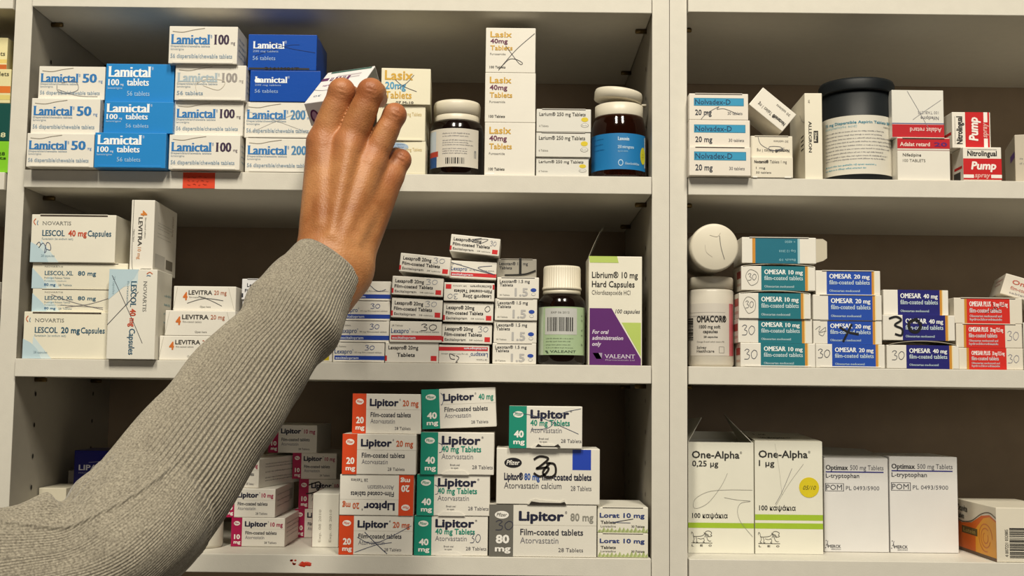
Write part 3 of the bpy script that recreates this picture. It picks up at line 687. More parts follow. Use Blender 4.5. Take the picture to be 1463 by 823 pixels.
# grass-printed pair
z = S3
for i, (xl, xr, yt, Y) in enumerate(((853.8, 926, 761.6, .0), (853.8, 926, 724.5, .0))):
    c = carton('small white carton with printed green grass, %s, beside the panel' % ('bottom one' if i == 0 else 'upper one'), xl, xr, yt, Y, z, .08, '#e3ded0', G3, 'top'); F = c.F
    rr = random.Random(i); pts = []
    for k in range(26):
        u = k / 25 * .98 + .01; pts.append((u, .12 + .14 * rr.random() + .2 * max(0, (u - .5)) * rr.random() if k % 2 else .08))
    for k in range(25): c.poly(F, [(pts[k][0], .02), (pts[k + 1][0], .02), (pts[k + 1][0], pts[k + 1][1]), (pts[k][0], pts[k][1])], ('#9aa86a', '#b3bb86')[k % 2], 'grass_print', .0001)
    c.text(F, 'Lorat 10 mg', .04, .60, .93, .17, '#2e3f78', .04); c.text(F, 'Tablets', .06, .36, .36, .11, '#44423e', .03); c.text(F, 'Loratadine', .06, .22, .36, .08, '#55534e', part='carton', off=.0003); c.text(F, '30 Tablets', .67, .22, .93, .08, '#44423e', .02, part='carton', off=.0003)
    c.text(c.T, 'Lorat 10 mg Tablets', .1, .15, .8, .06, '#77806a', part='carton')
    if i: c.pen(F, [(.3, .4), (.55, .5), (.7, .55), (.35, .42), (.65, .4)], .5, '#4a5478')
    c.done(); z = c.top
# dark corner behind the elbow
Yl = .12
c = carton('navy carton with white print in the dark corner behind the elbow', 106, 176, 643.5, Yl, S3, .06, '#12126a', 'cartons in the dark corner', gloss=.3); F = c.F
c.text(F, 'LIPANTIL', .1, .77, .9, .06, '#d8d8e6', .03); c.text(F, 'micronised fenofibrate', .1, .73, .9, .022, '#9a9ab8', part='carton'); c.pen(F, [(.3, .86), (.5, .87), (.75, .885)], .5, '#9a9ab8', 'carton'); c.done()
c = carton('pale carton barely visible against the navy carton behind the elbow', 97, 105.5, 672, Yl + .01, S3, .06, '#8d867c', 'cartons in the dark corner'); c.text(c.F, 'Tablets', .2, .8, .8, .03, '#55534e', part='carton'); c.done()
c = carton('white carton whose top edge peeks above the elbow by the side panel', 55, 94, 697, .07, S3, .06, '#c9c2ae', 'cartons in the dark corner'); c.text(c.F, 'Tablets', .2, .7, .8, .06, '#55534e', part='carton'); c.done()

# right unit, top shelf -------------------------------------------------------
G4 = 'cartons on the top shelf with the black jar'
z = R1
for i, (xl, xr, yt, Y) in enumerate(((984.6, 1072.6, 209.5, -.013), (984.6, 1071.5, 171.3, -.011), (984.6, 1069, 133.5, -.011))):
    c = carton('white carton with blue strip and 20 mg, %s of the three by the divider' % ('bottom', 'middle', 'top')[i], xl, xr, yt, Y, z, .04, '#e4dcd0', G4, 'top' if i != 1 else None); F = c.F
    c.quad(F, .08, .53, .925, .83, '#2d7f9e'); c.quad(F, .09, .55, .915, .81, '#2f93bd', 'colour_band', .00018)
    c.text(F, 'Nolvadex-D', .10, .585, .70, .19, '#12395e', .01, off=.0003); c.text(F, '20 mg', .10, .18, .38, .2, '#1d2536', .02); c.text(F, '30 tablets', .65, .2, .90, .11, '#55565e', part='lettering')
    if i == 2: c.pen(F, [(.2, .02), (.3, .25), (.5, .5), (.47, .4), (.6, .42), (.85, .2)], .4, '#55565e')
    c.done(); z = c.top
z = R1
for i, (xl, xr, yt, Y) in enumerate(((1072.8, 1133, 224, -.005), (1072.2, 1132.4, 194, -.001))):
    c = carton(('small cream carton on the shelf under the aged scribbled one', 'small aged cream carton with pen scribble, under the tilted one')[i], xl, xr, yt, Y, z, .05, '#e2dac8', G4, 'top' if i else None); F = c.F
    if i == 0: c.text(F, 'Noctamid®', .08, .70, .42, .14, '#26221f', .04); c.text(F, 'Tablets 1 mg', .45, .70, .85, .14, '#44403c', .0); c.text(F, '1 mg', .12, .42, .34, .1, '#44403c', part='carton'); c.text(F, '30 tablets', .12, .2, .48, .1, '#44403c', part='carton'); c.quad(F, .05, 0, .15, .08, '#f0ece2', 'carton'); c.quad(F, .8, 0, .95, .08, '#f0ece2', 'carton')
    else: c.text(F.rot(180), 'Noctamid®', .08, .62, .42, .14, '#33302c', .04); c.text(F.rot(180), 'Tablets 1 mg', .45, .62, .85, .14, '#55514c', .0); c.text(F.rot(180), '30 tablets', .1, .2, .45, .1, '#77736c', part='carton'); c.pen(F, [(.18, .95), (.25, .6), (.5, .35), (.75, .35), (.7, .5), (.45, .5), (.5, .3), (.8, .45)], .4, '#3f4458')
    c.done(); z = c.top
c = tilted('small white carton tilted steeply on the scribbled cream one', (1091, 125), (1139, 164), (1070, 149), (1117.5, 188), -.001, .05, '#e6e0d4', G4); F = c.F.rot(0)
c.text(F.rot(180), 'Noctamid®', .06, .62, .42, .16, '#26221f', .04); c.text(F.rot(180), 'Tablets 1 mg', .45, .62, .85, .16, '#44403c'); c.text(F.rot(180), '30 tablets', .1, .18, .5, .11, '#66625c', part='carton'); c.done()
c = carton('narrow cream carton standing on end with black dosage square, beside the black jar', 1149.5, 1174.3, 132.8, .0, R1, .075, '#e6dfcc', G4, yaw=-2.0); F = c.F.rot('cw')
c.text(F, 'ALLEGRON', .33, .52 - .3, .69, .17, '#26241f', .02); c.quad(F, .44, .48 + .02, .58, .76, '#1d1b18', 'colour_band'); c.text(F, '25mg', .455, .56, .565, .13, '#e6dfcc', .03, off=.0003); c.text(F, 'NF', .08, .2, .12, .1, '#8a867c', part='carton')
for k in range(4): c.quad(c.L, .75, .36 + .05 * k, .92, .375 + .05 * k, '#3a3630', 'carton')
c.pen(c.L, [(.7, .8), (.85, .7), (1, .66)], .5, '#77747c'); c.done()
w, hh, loc, zt = place(1282, 1357.5, 196.5, .0, R1)
# red banded pair
c = carton('white carton with red band along its top, under the upside-down silvery one', 1282, 1357, 196.5, .0, R1, .045, '#e2ddd2', G4, 'top'); F = c.F
RED = '#b81420'
c.quad(F, 0, .745, 1, .985, RED); c.quad(F, 0, .70, 1, .712, '#8a4048', 'carton'); c.text(F, 'Adalat retard', .05, .80, .62, .09, '#e8d2c8', .03, off=.0003); c.text(F, '20', .7, .80, .95, .09, '#5a1a6a', .03, off=.0003); c.text(F, 'Nifedipine', .1, .56, .45, .07, '#44423e', .01); c.text(F, '100 TABLETS', .1, .43, .53, .065, '#66645e', .0)
c.done(); z = c.top
c = carton('shiny white carton upside down with its red band low, pen crossed', 1274, 1348, 128.5, .002, z, .045, '#e0ddd4', G4, gloss=.16); F = c.F.rot(180)
c.quad(F, 0, .72, 1, .985, RED); c.quad(F, 0, .69, 1, .71, '#5a5a8a', 'carton'); c.text(F, 'Adalat retard', .05, .79, .66, .09, '#e0b8b4', .03, off=.0003); c.text(F, 'Nifedipine', .1, .55, .45, .07, '#77757a', .01); c.text(F, '100 TABLETS', .1, .44, .5, .06, '#8d8b8e', 0)
c.pen(c.F, [(.3, .98), (.5, .6), (.7, .2)], .4, '#8a8a90', smooth=False); c.pen(c.F, [(.95, .8), (.55, .5), (.4, .38)], .4, '#a0a0a4'); c.done()
def pump(c, F):
    PR = '#c4171c'
    c.quad(F, 0, .03, 1, .66, PR); c.text(F, 'Nitrolingual', .11, .74, .88, .15, '#1d1b1a', .035); c.text(F, 'Pump', .2, .34, .86, .22, '#f0e8e2', .05, off=.0003, shear=.15)
    c.quad(F, .0, .08, .27, .18, '#efe8e2', 'colour_band', .0002); c.quad(F, .72, .08, 1, .18, '#efe8e2', 'colour_band', .0002); c.text(F, 'spray', .29, .1, .70, .13, '#e0a49c', .04, off=.0003, shear=.15)
    c.pen(F, [(.11, .93), (.88, .93)], .3, '#55534e', 'carton', smooth=False)
    c.quad(c.L, .2, .38, .9, .46, PR, 'colour_band'); c.quad(c.L, .15, .05, .75, .3, '#3a3a38', 'carton')
c = carton('red and white pump spray carton on the shelf, upright print', 1376, 1430.7, 210, -.002, R1, .03, '#e6e0d4', G4); pump(c, c.F); c.done(); z = c.top
c = carton('red and white pump spray carton on its side, print turned sideways, upper of two', 1360.2, 1415, 160, .004, z, .03, '#e6e0d4', G4); pump(c, c.F.rot('ccw')); c.done()
c = carton('grey-white carton with a violet stripe, set at an angle behind the pump spray cartons', 1452, 1512, 191, .012, R1, .08, '#bdb3a2', G4, yaw=-16); c.quad(c.L, .55, .55, .98, .68, '#6a4a9a'); c.greek(c.F, (.5, .4), .1, .9, .04, '#8d8a84'); c.done()

# right unit, middle shelf ----------------------------------------------------
G5 = 'film-coated tablet cartons on the middle shelf of the divider-side unit'
OCH = '#c98a2c'
def sartan(c, pcol, title, lines, u0, u1, F=None, mirror=False):
    F = F or c.F
    c.quad(F, u0, .0, u1, 1, pcol)
    if not mirror: c.quad(F, u1, 0, u1 + .035, 1, OCH); c.quad(F, u1 + .035, 0, u1 + .05, 1, '#ead9a8', 'colour_band')
    else: c.quad(F, u0 - .035, 0, u0, 1, OCH)
    a = u0 + .04; w = u1 - u0
    c.text(F, title[0], a, .67, a + w * .50, .19, '#f2f4f2', .035, True, off=.0003); c.text(F, title[1], a + w * .55, .67, u1 - .03, .17, '#f2f4f2', .03, True, off=.0003)
    c.text(F, 'film-coated tablets', a, .43, u1 - (.03 if len(lines) == 1 else .12), .17, '#cfe0e4', .012, True, part='lettering', off=.0003)
    for k, l in enumerate(lines): c.text(F, l, a, .12 + .13 * (len(lines) - 1 - k), a + w * (.68 if len(lines) == 1 else .75), .09, '#c0d4da', .01, True, part='carton', off=.0003)
TEA2, BL2, NV2, RD2 = '#0c6f7c', '#1246a8', '#12126c', '#cf2418'
z = R2
for i, (xl, xr, yt, Y) in enumerate(((1058, 1165, 490, -.002), (1054.7, 1160.5, 455.5, -.001), (1055.7, 1158.5, 415, -.003), (1059, 1165, 376.5, -.003))):
    w, hh, loc, zt = place(xl, xr, yt, Y, z)
    c = Carton('white carton with teal panel marked 10 mg, ' + ('bottom of its stack of five', 'second from the bottom of five', 'third of five, its lid bulging', 'circled number, just below the open carton')[i], w, hh - (.0002 if i < 2 else .0028), .045, loc, (0, 0, 0), CW, G5, 'bottom' if i == 0 else None); c.top = zt
    sartan(c, TEA2, ('OMESAR', '10 mg'), ('Olmesartan medoxomil',), .27, .86)
    if i < 2: c.thirty(c.F, .05, .3, .17, .45, .5, '#44485a')
    else:
        c.pen(c.F, [(.1, .3), (.06, .6), (.12, .85), (.22, .7), (.22, .35), (.14, .2), (.1, .3)], .4, '#77756f'); c.thirty(c.F, .09, .4, .11, .3, .4, '#55565e')
    c.quad(c.L, .5, .5, .95, .8, '#a84a44', 'carton'); c.quad(c.L, .5, .2, .95, .3, '#c9b0a4', 'carton')
    if i >= 2:   # bowed flap on top
        t = c.part('tuck_flap'); n = 14; h0 = c.h
        vs = []
        for k in range(n + 1):
            u = k / n; x = -c.w * .48 + c.w * .96 * u; bz = .0024 * math.sin(math.pi * u)
            for yy in (-.0006, c.d * .9):
                for dz in (0, .0005): vs.append((x, yy, h0 - .0001 + bz * (1 if yy < 0 else .2) + dz))
        fs = []
        for k in range(n):
            a, b2 = 4 * k, 4 * k + 4; fs += [(a, b2, b2 + 1, a + 1), (a + 1, b2 + 1, b2 + 3, a + 3), (a + 2, a + 3, b2 + 3, b2 + 2), (a, a + 2, b2 + 2, b2)]
        t.add(vs, fs, card('#cfc6b2'))
    c.done(); z = c.top
c = carton('teal panel carton lying upside down with its end flap open', 1060, 1166, 339, -.004, z, .045, CW, G5, 'top'); F = c.F.rot(180)
c.quad(F, .25, .0, .82, 1, '#0c6a80'); c.quad(F, .82, 0, .86, 1, OCH); c.quad(F, .22, 0, .25, 1, '#9fc4cc')
c.text(F, '+ 4050', .28, .12, .42, .09, '#8fc0cc', .01, part='lettering', off=.0003); c.text(F, 'Exp 12 2010', .28, .48, .5, .09, '#8fc0cc', .01, part='lettering', off=.0003); c.text(F, 'Batch 10', .28, .82, .5, .09, '#8fc0cc', .01, part='lettering', off=.0003)
t = c.part('end_flap'); a0 = c.w / 2; cm = card('#d2c9b4')
vs = []
for (x, zz0, zz1) in ((a0 - .0003, .001, c.h - .001), (a0 + .008, .0035, c.h - .0005), (a0 + .0125, .0065, c.h - .003)):
    for yy in (.001, .0015): vs += [(x, yy + (x - a0) * .4, zz0), (x, yy + (x - a0) * .4, zz1)]
t.add(vs, [(0, 4, 5, 1), (4, 8, 9, 5), (2, 3, 7, 6), (6, 7, 11, 10), (1, 5, 7, 3), (5, 9, 11, 7), (0, 2, 6, 4), (4, 6, 10, 8), (8, 10, 11, 9)], cm)
c.done()
z = R2
for i, (xl, xr, yt, Y, u0) in enumerate(((1165.6, 1264.4, 491.7, -.002, .235), (1162, 1260, 457.5, -.001, .205), (1161.5, 1259.8, 421, -.002, .22), (1165.3, 1257.7, 386.5, .0, .17))):
    c = carton('white carton with mid blue panel, ' + ('30 in pen, bottom of the mid blue stack', 'large black marker cross over its panel', 'third up the mid blue stack, unmarked', 'topmost of the mid blue stack')[i], xl, xr, yt, Y, z, .045, CW, G5, 'top' if i else 'bottom')
    sartan(c, BL2, ('OMESAR', '20 mg'), ('Olmesartan medoxomil',), u0, .865)
    if i == 0: c.thirty(c.F, .03, .4, .17, .4, .5, '#33384c')
    if i == 1:
        c.pen(c.F, [(.03, .6), (.1, .75), (.08, .5), (.18, .7), (.14, .35), (.08, .45), (.19, .55)], .4, '#66686c')
        c.pen(c.F, [(.38, .72), (.5, .5), (.66, .42)], 2.2, '#0a0a10', smooth=False, off=.0006); c.pen(c.F, [(.56, .85), (.5, .5), (.43, .1)], 2.2, '#0a0a10', smooth=False, off=.00062)
    c.done(); z = c.top
z = R2
for i, (xl, xr, yt, Y, u0, hm) in enumerate(((1267, 1370.2, 493, -.003, .27, 0), (1261.8, 1364.4, 450, -.003, .27, .0035), (1262, 1355, 414, .0, .22, 0))):
    w, hh, loc, zt = place(xl, xr, yt, Y, z)
    if hm: loc = loc + Vector((0, 0, .0045)); hh -= .0045
    c = Carton('white carton with dark navy panel, ' + ('bottom of the navy panel stack', 'thick black 30 marked over it, middle of three', 'glossy, top of the navy panel stack')[i], w, hh - .0002, .045, loc, (0, 0, 0), CW, G5, None, gloss=.42 if i < 2 else .15); c.top = zt
    sartan(c, NV2, ('OMESAR', '40 mg'), ('Olmesartan medoxomil',), u0, .865)
    if i == 0:
        c.thirty(c.F, .07, .35, .17, .42, .5, '#44485a')
        t = c.part('tuck_flap'); n = 14; vs = []
        for k in range(n + 1):
            u = k / n; x = -c.w * .47 + c.w * .94 * u; bz = .0042 * math.sin(math.pi * u) ** .7
            for yy in (-.0004, c.d * .9):
                for dz in (0, .0005): vs.append((x, yy, c.h - .0002 + bz * (1 if yy < 0 else .8) + dz))
        fs = []
        for k in range(n):
            a, b2 = 4 * k, 4 * k + 4; fs += [(a, b2, b2 + 1, a + 1), (a + 1, b2 + 1, b2 + 3, a + 3), (a + 2, a + 3, b2 + 3, b2 + 2), (a, a + 2, b2 + 2, b2)]
        t.add(vs, fs, card('#b7ae9c'))
    if i == 1:
        c.pen(c.F, [(.08, .85), (.18, .93), (.25, .8), (.16, .6), (.26, .45), (.25, .2), (.16, .25)], 2.0, '#0a0a0e', off=.0006); c.pen(c.F, [(.48, .85), (.36, .7), (.38, .4), (.47, .35), (.52, .6), (.47, .8)], 3.0, '#0a0a0e', off=.0006)
    c.done(); z = c.top
z = R2
for i, (xl, xr, yt, Y) in enumerate(((1369.5, 1462, 497, .0), (1366, 1460.5, 462.5, .0), (1363, 1460.5, 425.5, .0))):
    c = carton('white carton with red panel, ' + ('bottom of the red panel stack', 'middle of the red panel stack', 'top of the red panel stack, scribbled and bulging open')[i], xl, xr, yt, Y, z, .05, '#e0d8c8', G5, 'top' if i else None)
    sartan(c, RD2, ('OMESAR PLUS', '20 mg /12.5 mg'), ('Olmesartan medoxomil and', 'hydrochlorothiazide'), (.16, .15, .185)[i], (.74, .74, .815)[i], None, True)
    if i < 2: c.thirty(c.F, .76 + .01 * i, .3, .17, .42, .45, '#8a8a9c')
    else: c.pen(c.F, [(.45, .4), (.6, .6), (.75, .75)], .45, '#5a1a1a'); c.pen(c.F, [(.55, .85), (.6, .6), (.66, .5)], .5, '#5a1a1a')
    c.done(); z = c.top
zr = z
c = carton('white carton barely in view next to the middle red panel carton', 1462.5, 1530, 461, .001, R2, .05, CW, G5); c.text(c.F, 'film-coated tablets', .1, .5, .8, .1, '#77757a'); c.done(); z2 = c.top
c = tilted('white carton with red print lying tilted above the red panel stack', (1440.5, 392.5), (1512, 416), (1431, 421), (1503, 444.5), .012, .08, '#dad2c4', G5, yaw=-14); c.root.location.z += .002
F = c.F; c.text(F, 'Omesar', .15, .6, .75, .2, '#c05a48', .02); c.text(F, 'film-coated tablets', .15, .32, .8, .16, '#b8685a', .01); c.text(F, 'tablets', .15, .12, .5, .1, '#8d8a90', 0); c.greek(c.L, (.7, .5), .3, .9, .12, '#a05048', seed=2); c.done()

# right unit, lowest shelf ----------------------------------------------------
G6 = 'large cartons on the lowest shelf of the divider-side unit'
LIME = '#9dbb2c'
def lion(c, F, u, v, w, h):
    S = lambda pts: [(u + a * w, v + b * h) for a, b in pts]
    K = '#3a3834'
    c.pen(F, S([(0.0, .72), (.02, .9), (.08, .8), (.1, .6), (.2, .55), (.5, .6), (.62, .75), (.7, .95), (.85, .98), (.97, .85), (.92, .7), (.98, .62), (.88, .55), (.8, .6)]), .45, K, 'logo_mark')
    c.pen(F, S([(.1, .6), (.14, .35), (.08, .15), (.16, .12)]), .45, K, 'logo_mark'); c.pen(F, S([(.22, .5), (.26, .3), (.24, .12), (.32, .12)]), .45, K, 'logo_mark'); c.pen(F, S([(.3, .42), (.45, .36), (.58, .42)]), .4, K, 'logo_mark')
    c.pen(F, S([(.58, .45), (.62, .25), (.56, .12), (.64, .1)]), .45, K, 'logo_mark'); c.pen(F, S([(.74, .5), (.78, .3), (.86, .2), (.94, .22)]), .45, K, 'logo_mark')
    for k in range(6): c.pen(F, S([(.6 + .04 * k, .88 - .03 * k), (.66 + .03 * k, .68), (.62 + .045 * k, .5)]), .32, K, 'logo_mark')
    c.pen(F, S([(0, .05), (1, .05)]), .5, K, 'logo_mark', smooth=False)
    for k, ch in enumerate('LEO'): c.text(F, ch, u + w * (.02 + .4 * k), v - h * .22, u + w * (.13 + .42 * k), h * .14, K, .02, part='logo_mark')
def alpha(label, xl, xr, yt, Yf, dose, nb, d=.085):
    c = carton(label, xl, xr, yt, Yf, R3, d, '#e2dfd0', G6, body=False); F = c.F
    cm = card('#e2dfd0'); bd = c.part('carton'); w, h = c.w / 2, c.h; t = .0006
    # hollow tube with a floor
    for a in ((-w, w, 0, t), (-w, w, d - t, d), (-w, -w + t, t, d - t), (w - t, w, t, d - t)): bd.box(*a, 0, h, cm)
    bd.box(-w + t, w - t, t, d - t, 0, .001, cm)
    c.text(F, 'One-Alpha', .055, .855, .785, .062, '#2a2926', .028); c.text(F, '®', .79, .895, .825, .022, '#55534e', part='carton'); c.text(F, dose, .06, .78, .46 if nb == 1 else .29, .05, '#2a2926', .02)
    c.text(F, '100 καψάκια', .06, .315 if nb == 1 else .385, .60, .042, '#2a2926', .02)
    if nb == 1: c.quad(F, 0, .225, 1, .272, LIME)
    else: c.quad(F, 0, .297, 1, .348, LIME); c.quad(F, 0, .222, 1, .272, LIME)
    lion(c, F, .045, .085, .32, .115)
    return c
YA = front_Y(1030, 790.5, R3)
c = alpha('tall white carton with one lime stripe and its lid flaps open', 983.2, 1076.5, 631.5, YA, '0,25 µg', 1)
w, h, d = c.w / 2, c.h, c.d; cm = card('#dedaca')
F = c.F; c.pen(F, [(.6, .72), (.5, .6), (.3, .45), (.1, .4), (.1, .48), (.3, .55), (.6, .57), (.98, .57)], .35, '#9a9890'); c.pen(F, [(.55, .5), (.75, .48), (.95, .47), (.8, .45), (.75, .38), (.8, .28), (.98, .15)], .35, '#8a8880')
def slab(part, quad, m, th=.0005):
    q = [Vector(p) for p in quad]; n = (q[1] - q[0]).cross(q[3] - q[0]).normalized() * th
    c.part(part).add(q + [p + n for p in q], [(0, 1, 2, 3), (4, 7, 6, 5), (0, 4, 5, 1), (1, 5, 6, 2), (2, 6, 7, 3), (3, 7, 4, 0)], m)
slab('dust_flap', [(-w + .0005, .004, h), (-w + .0005, d - .024, h), (-w + .003, d - .030, h + .022), (-w + .015, .008, h + .025)], cm)
slab('lid_flap', [(-w + .012, d - .0005, h), (w - .001, d - .0005, h), (w - .004, d + .003, h + .008), (-w + .016, d + .003, h + .008)], cm)
slab('dust_flap.side', [(w - .0005, .004, h), (w - .0005, d - .004, h), (w - .024, d - .008, h + .026), (w - .020, .01, h + .020)], cm) if False else None
slab('side_flap', [(w - .0006, .003, h - .0005), (w - .0006, d - .003, h - .0005), (w - .016, d - .006, h + .027), (w - .022, .014, h + .022)], cm)
c.done()
c = alpha('tall white carton with two lime stripes and a round yellow sticker', 1078.2, 1174.6, 630.5, YA, '1 µg', 2)
w, h, d = c.w / 2, c.h, c.d
slab('lid_flap', [(-w + .0005, .0005, h), (w - .0005, .0005, h), (w - .006, d * .93, h + .0055), (-w + .0005, d * .93, h + .0075)], cm)
Tt = Face((-w, 0.002, h + .0007), (1, 0, 0), (0, 1, .09), (0, 0, 1), 2 * w, d * .9); c.text(Tt, '1 µg', .12, .55, .3, .12, '#44423e', .02, part='carton', off=.0006); c.text(Tt, '100 Καψάκια', .12, .2, .6, .12, '#44423e', .02, part='carton', off=.0006)
F = c.F; n = 28; t = c.part('round_sticker'); cu, cv, ru = .80, .592, .148
vs = [F(cu + ru * math.cos(2 * math.pi * k / n), cv + ru * c.w / c.h * math.sin(2 * math.pi * k / n), o) for o in (.0001, .0004) for k in range(n)]
t.add(vs, [tuple(range(n, 2 * n))] + [(k, (k + 1) % n, (k + 1) % n + n, k + n) for k in range(n)], mat('#d8c418', .5, 'yellow_paper', .03))
c.text(F, '05/10', .71, .572, .90, .036, '#55521e', .0, part='round_sticker', off=.0006, shear=.3)
c.pen(F, [(.55, .76), (.4, .55), (.3, .44)], .4, '#77757a'); c.pen(F, [(.3, .42), (.5, .62), (.72, .8)], .35, '#a8a69c'); c.pen(F, [(.3, .98), (.36, .75), (.4, .52)], .3, '#b4b2a8')
c.done(labels={'round_sticker': 'round yellow sticker with a handwritten date'})
YO = front_Y(1270, 789.5, R3)
for i, (xl, xr, yt) in enumerate(((1176.9, 1268.6, 654.5), (1270.6, 1367.6, 652.5))):
    c = carton('grey-white carton with thin navy line and POM box, %s' % ('touching the yellow-stickered carton' if i == 0 else 'beside the orange carton')[0:], xl, xr, yt, YO, R3, .08, '#d8d6d4', G6, gloss=.5); F = c.F
    c.text(F, 'Optimax', .03, .875, .38, .05, '#2c2c30', .03, True); c.text(F, '500 mg Tablets', .41, .875, .93, .05, '#5a5a60', 0); c.quad(F, .03, .845, .93, .858, '#28287a'); c.text(F, 'L-tryptophan', .03, .79, .55, .045, '#33333a', .01)
    for q in ((.02, .645, .31, .65), (.02, .725, .31, .73), (.02, .645, .03, .73), (.30, .645, .31, .73)): c.quad(F, *q, '#44444a', 'carton')
    c.text(F, 'POM', .035, .66, .28, .055, '#44444a', .0); c.text(F, 'PL 0493/5900', .34, .66, .86, .042, '#5a5a60', 0)
    c.text(F, 'MERCK', .055, .045, .25, .03, '#33333a', .02, part='logo_mark'); c.text(F, 'SERONO', .1, .022, .25, .014, '#55555a', part='carton'); c.pen(F, [(.05, .12), (.04, .08), (.055, .05)], .5, '#33333a', 'logo_mark'); c.pen(F, [(.02, .07), (.05, .085)], .5, '#33333a', 'logo_mark'); c.oval(F, .025, .12, .007, .006, '#33333a', 'logo_mark'); c.oval(F, .015, .045, .007, .006, '#33333a', 'logo_mark')
    w, h, d = c.w / 2, c.h, c.d
    if i == 0: slab('lid_flap', [(-w + .001, .001, h + .0002), (w - .001, .001, h + .0002), (w - .003, d * .9, h + .006), (-w + .002, d * .9, h + .0085)], card('#c2c0bb'))
    c.done()
# orange carton
c = carton('orange and white carton with barcode and a swirl on its long side', 1423, 1515, 725.5, -.002, R3, .105, '#e0d8c6', G6, yaw=0); F = c.F
c.barcode(F, .2, .08, .44, .64, 22, vert=True) ; c.text(F.rot('ccw'), '4 007221 032885', .1, .82, .6, .05, '#3a3834', part='carton')
c.poly(F, [(.46, .0), (1, 0), (1, .55), (.7, .5), (.55, .6), (.46, .65)], '#cc701c'); c.text(F.rot('cw'), 'Ocuvite', .04, .58 - .15, .25, .09, '#26241f', .03) if False else c.text(F.rot('cw'), 'Ocuvite', .04, .62, .28, .08, '#26241f', .03)
c.text(F.rot('cw'), 'Lutein', .04, .5, .28, .06, '#44423e', .02); c.greek(F, (.45, .4, .35, .3), .52, .95, .02, '#d89a5a', seed=3)
L = c.L
c.poly(L, [(0, 0), (1, 0), (1, .75), (.85, .83), (.65, .78), (.4, .6), (.15, .55), (0, .6)], '#d0621a'); c.poly(L, [(.5, .06), (1, .06), (1, .72), (.85, .79), (.7, .74), (.5, .5)], '#e09a24', 'colour_band', .0002)
for k in range(3): c.pen(L, [(.75 + (.16 - .05 * k) * math.cos(a * .5 + k), .38 + (.26 - .08 * k) * math.sin(a * .5 + k)) for a in range(11)], 1.2, '#c8702a', 'swirl', .0004)
c.quad(L, .15, .36, .55, .5, '#5a4a24', 'colour_band', .0003); c.text(L, 'Lutein', .2, .39, .5, .08, '#b09a5a', .01, off=.0005); c.pen(L, [(0, .63), (.15, .58), (.4, .63), (.65, .81), (.85, .87), (1, .8)], .9, '#4a3a2a', 'swirl', .0004)
c.text(L, 'Ocuvite', .03, .78, .3, .12, '#3a3834', .03); c.text(L, 'Tablets', .03, .64, .22, .1, '#3a3834', .03, off=.0005); c.quad(L, 0, 0, 1, .06, '#5a4028', 'colour_band', .0003)
c.done()

# the unit cut by the picture edge ---------------------------------------------
G7 = 'cartons in the unit cut by the picture edge'
def edge_box(label, xr, yt, Y, base, d, colour, stripes, hh=None):
    x1 = P(xr, yt + 10, Y).x; zt = P(xr - 5, yt, Y).z
    c = Carton(label, .07, zt - base - .0002, d, Vector((x1 - .035, Y, base)), (0, 0, 0), colour, G7); c.top = zt
    for (v0, v1, col) in stripes: c.quad(c.F, 0, v0, 1, v1, col)
    return c
c = edge_box('lime green carton on the shelf of the unit cut by the picture edge', 12.5, 201.5, 0, LA, .06, '#7fc42a', []); c.text(c.F, 'mg tablets', .4, .42, .97, .09, '#2a4a10', .02); c.text(c.F, '28', .85, .55, .95, .1, '#2a4a10', .02); c.done(); z = c.top
c = edge_box('dark green carton on top of the lime green one', 14.8, 147.5, .0, z, .06, '#0c4a44', []); c.text(c.F, '28', .8, .1, .95, .12, '#d8d8b0', .02); c.done(); z = c.top
c = edge_box('cream carton with broad orange stripe, under the taller cream one', 15.8, 98.5, .0, z, .08, '#e0d6a4', [(.3, .5, '#d8742a'), (.1, .24, '#d8c878')]); c.text(c.F, 'tablets', .7, .8, .97, .12, '#55523e', .01); c.done(); z = c.top
c = edge_box('cream carton with a narrow rust stripe, topmost in its stack', 11, 53.5, .02, z, .08, '#e0d6a4', [(.1, .26, '#b8602a'), (.3, .4, '#d8c070')]); c.text(c.F, 'tablets', .7, .5, .97, .12, '#55523e', .01); c.done()
# ------------------------------------------------------------------ bottles and jars
AMB = mat('#140805', 0.12, 'amber_glass', 0.02, 20, spec=0.5, trans=0.2)
WPL = mat('#d8d0bd', 0.38, 'white_plastic', 0.03, 30, spec=0.45)
def lab(t, r, a0, a1, z0, z1, colour, part='paper_label'):
    n = 40; b = t.part(part); vs = []
    for k in range(n + 1):
        a = a0 + (a1 - a0) * k / n
        for rr in (r, r + .0002): vs += [(rr * math.sin(a), -rr * math.cos(a), z0), (rr * math.sin(a), -rr * math.cos(a), z1)]
    fs = []
    for k in range(n):
        i, j = 4 * k, 4 * k + 4; fs += [(i + 2, j + 2, j + 3, i + 3), (i + 1, j + 1, j + 3, i + 3), (i, j, j + 2, i + 2), (i, i + 1, j + 1, j)]
    b.add(vs, fs, mat(colour, .5, 'label_paper', .02, 20))
    return CylFace(r + .0002, a0, a1, z0, z1)
def bottle(name, label, xl, xr, base, Yc=None, yb=None, rot=0.0, group=None):
    if Yc is None: Yc = 0
    for _ in range(4):
        a, b = P(xl, 300 if yb is None else yb, Yc), P(xr, 300 if yb is None else yb, Yc); r = (b.x - a.x) / 2
        Yc2 = Yc
    t = Thing(name, Vector(((a.x + b.x) / 2, Yc, base)), (0, 0, rot), label, 'bottle' if 'bottle' in name else 'jar', group)
    t.r = r
    t.zz = lambda y: P((xl + xr) / 2, y, Yc - r).z - base
    return t
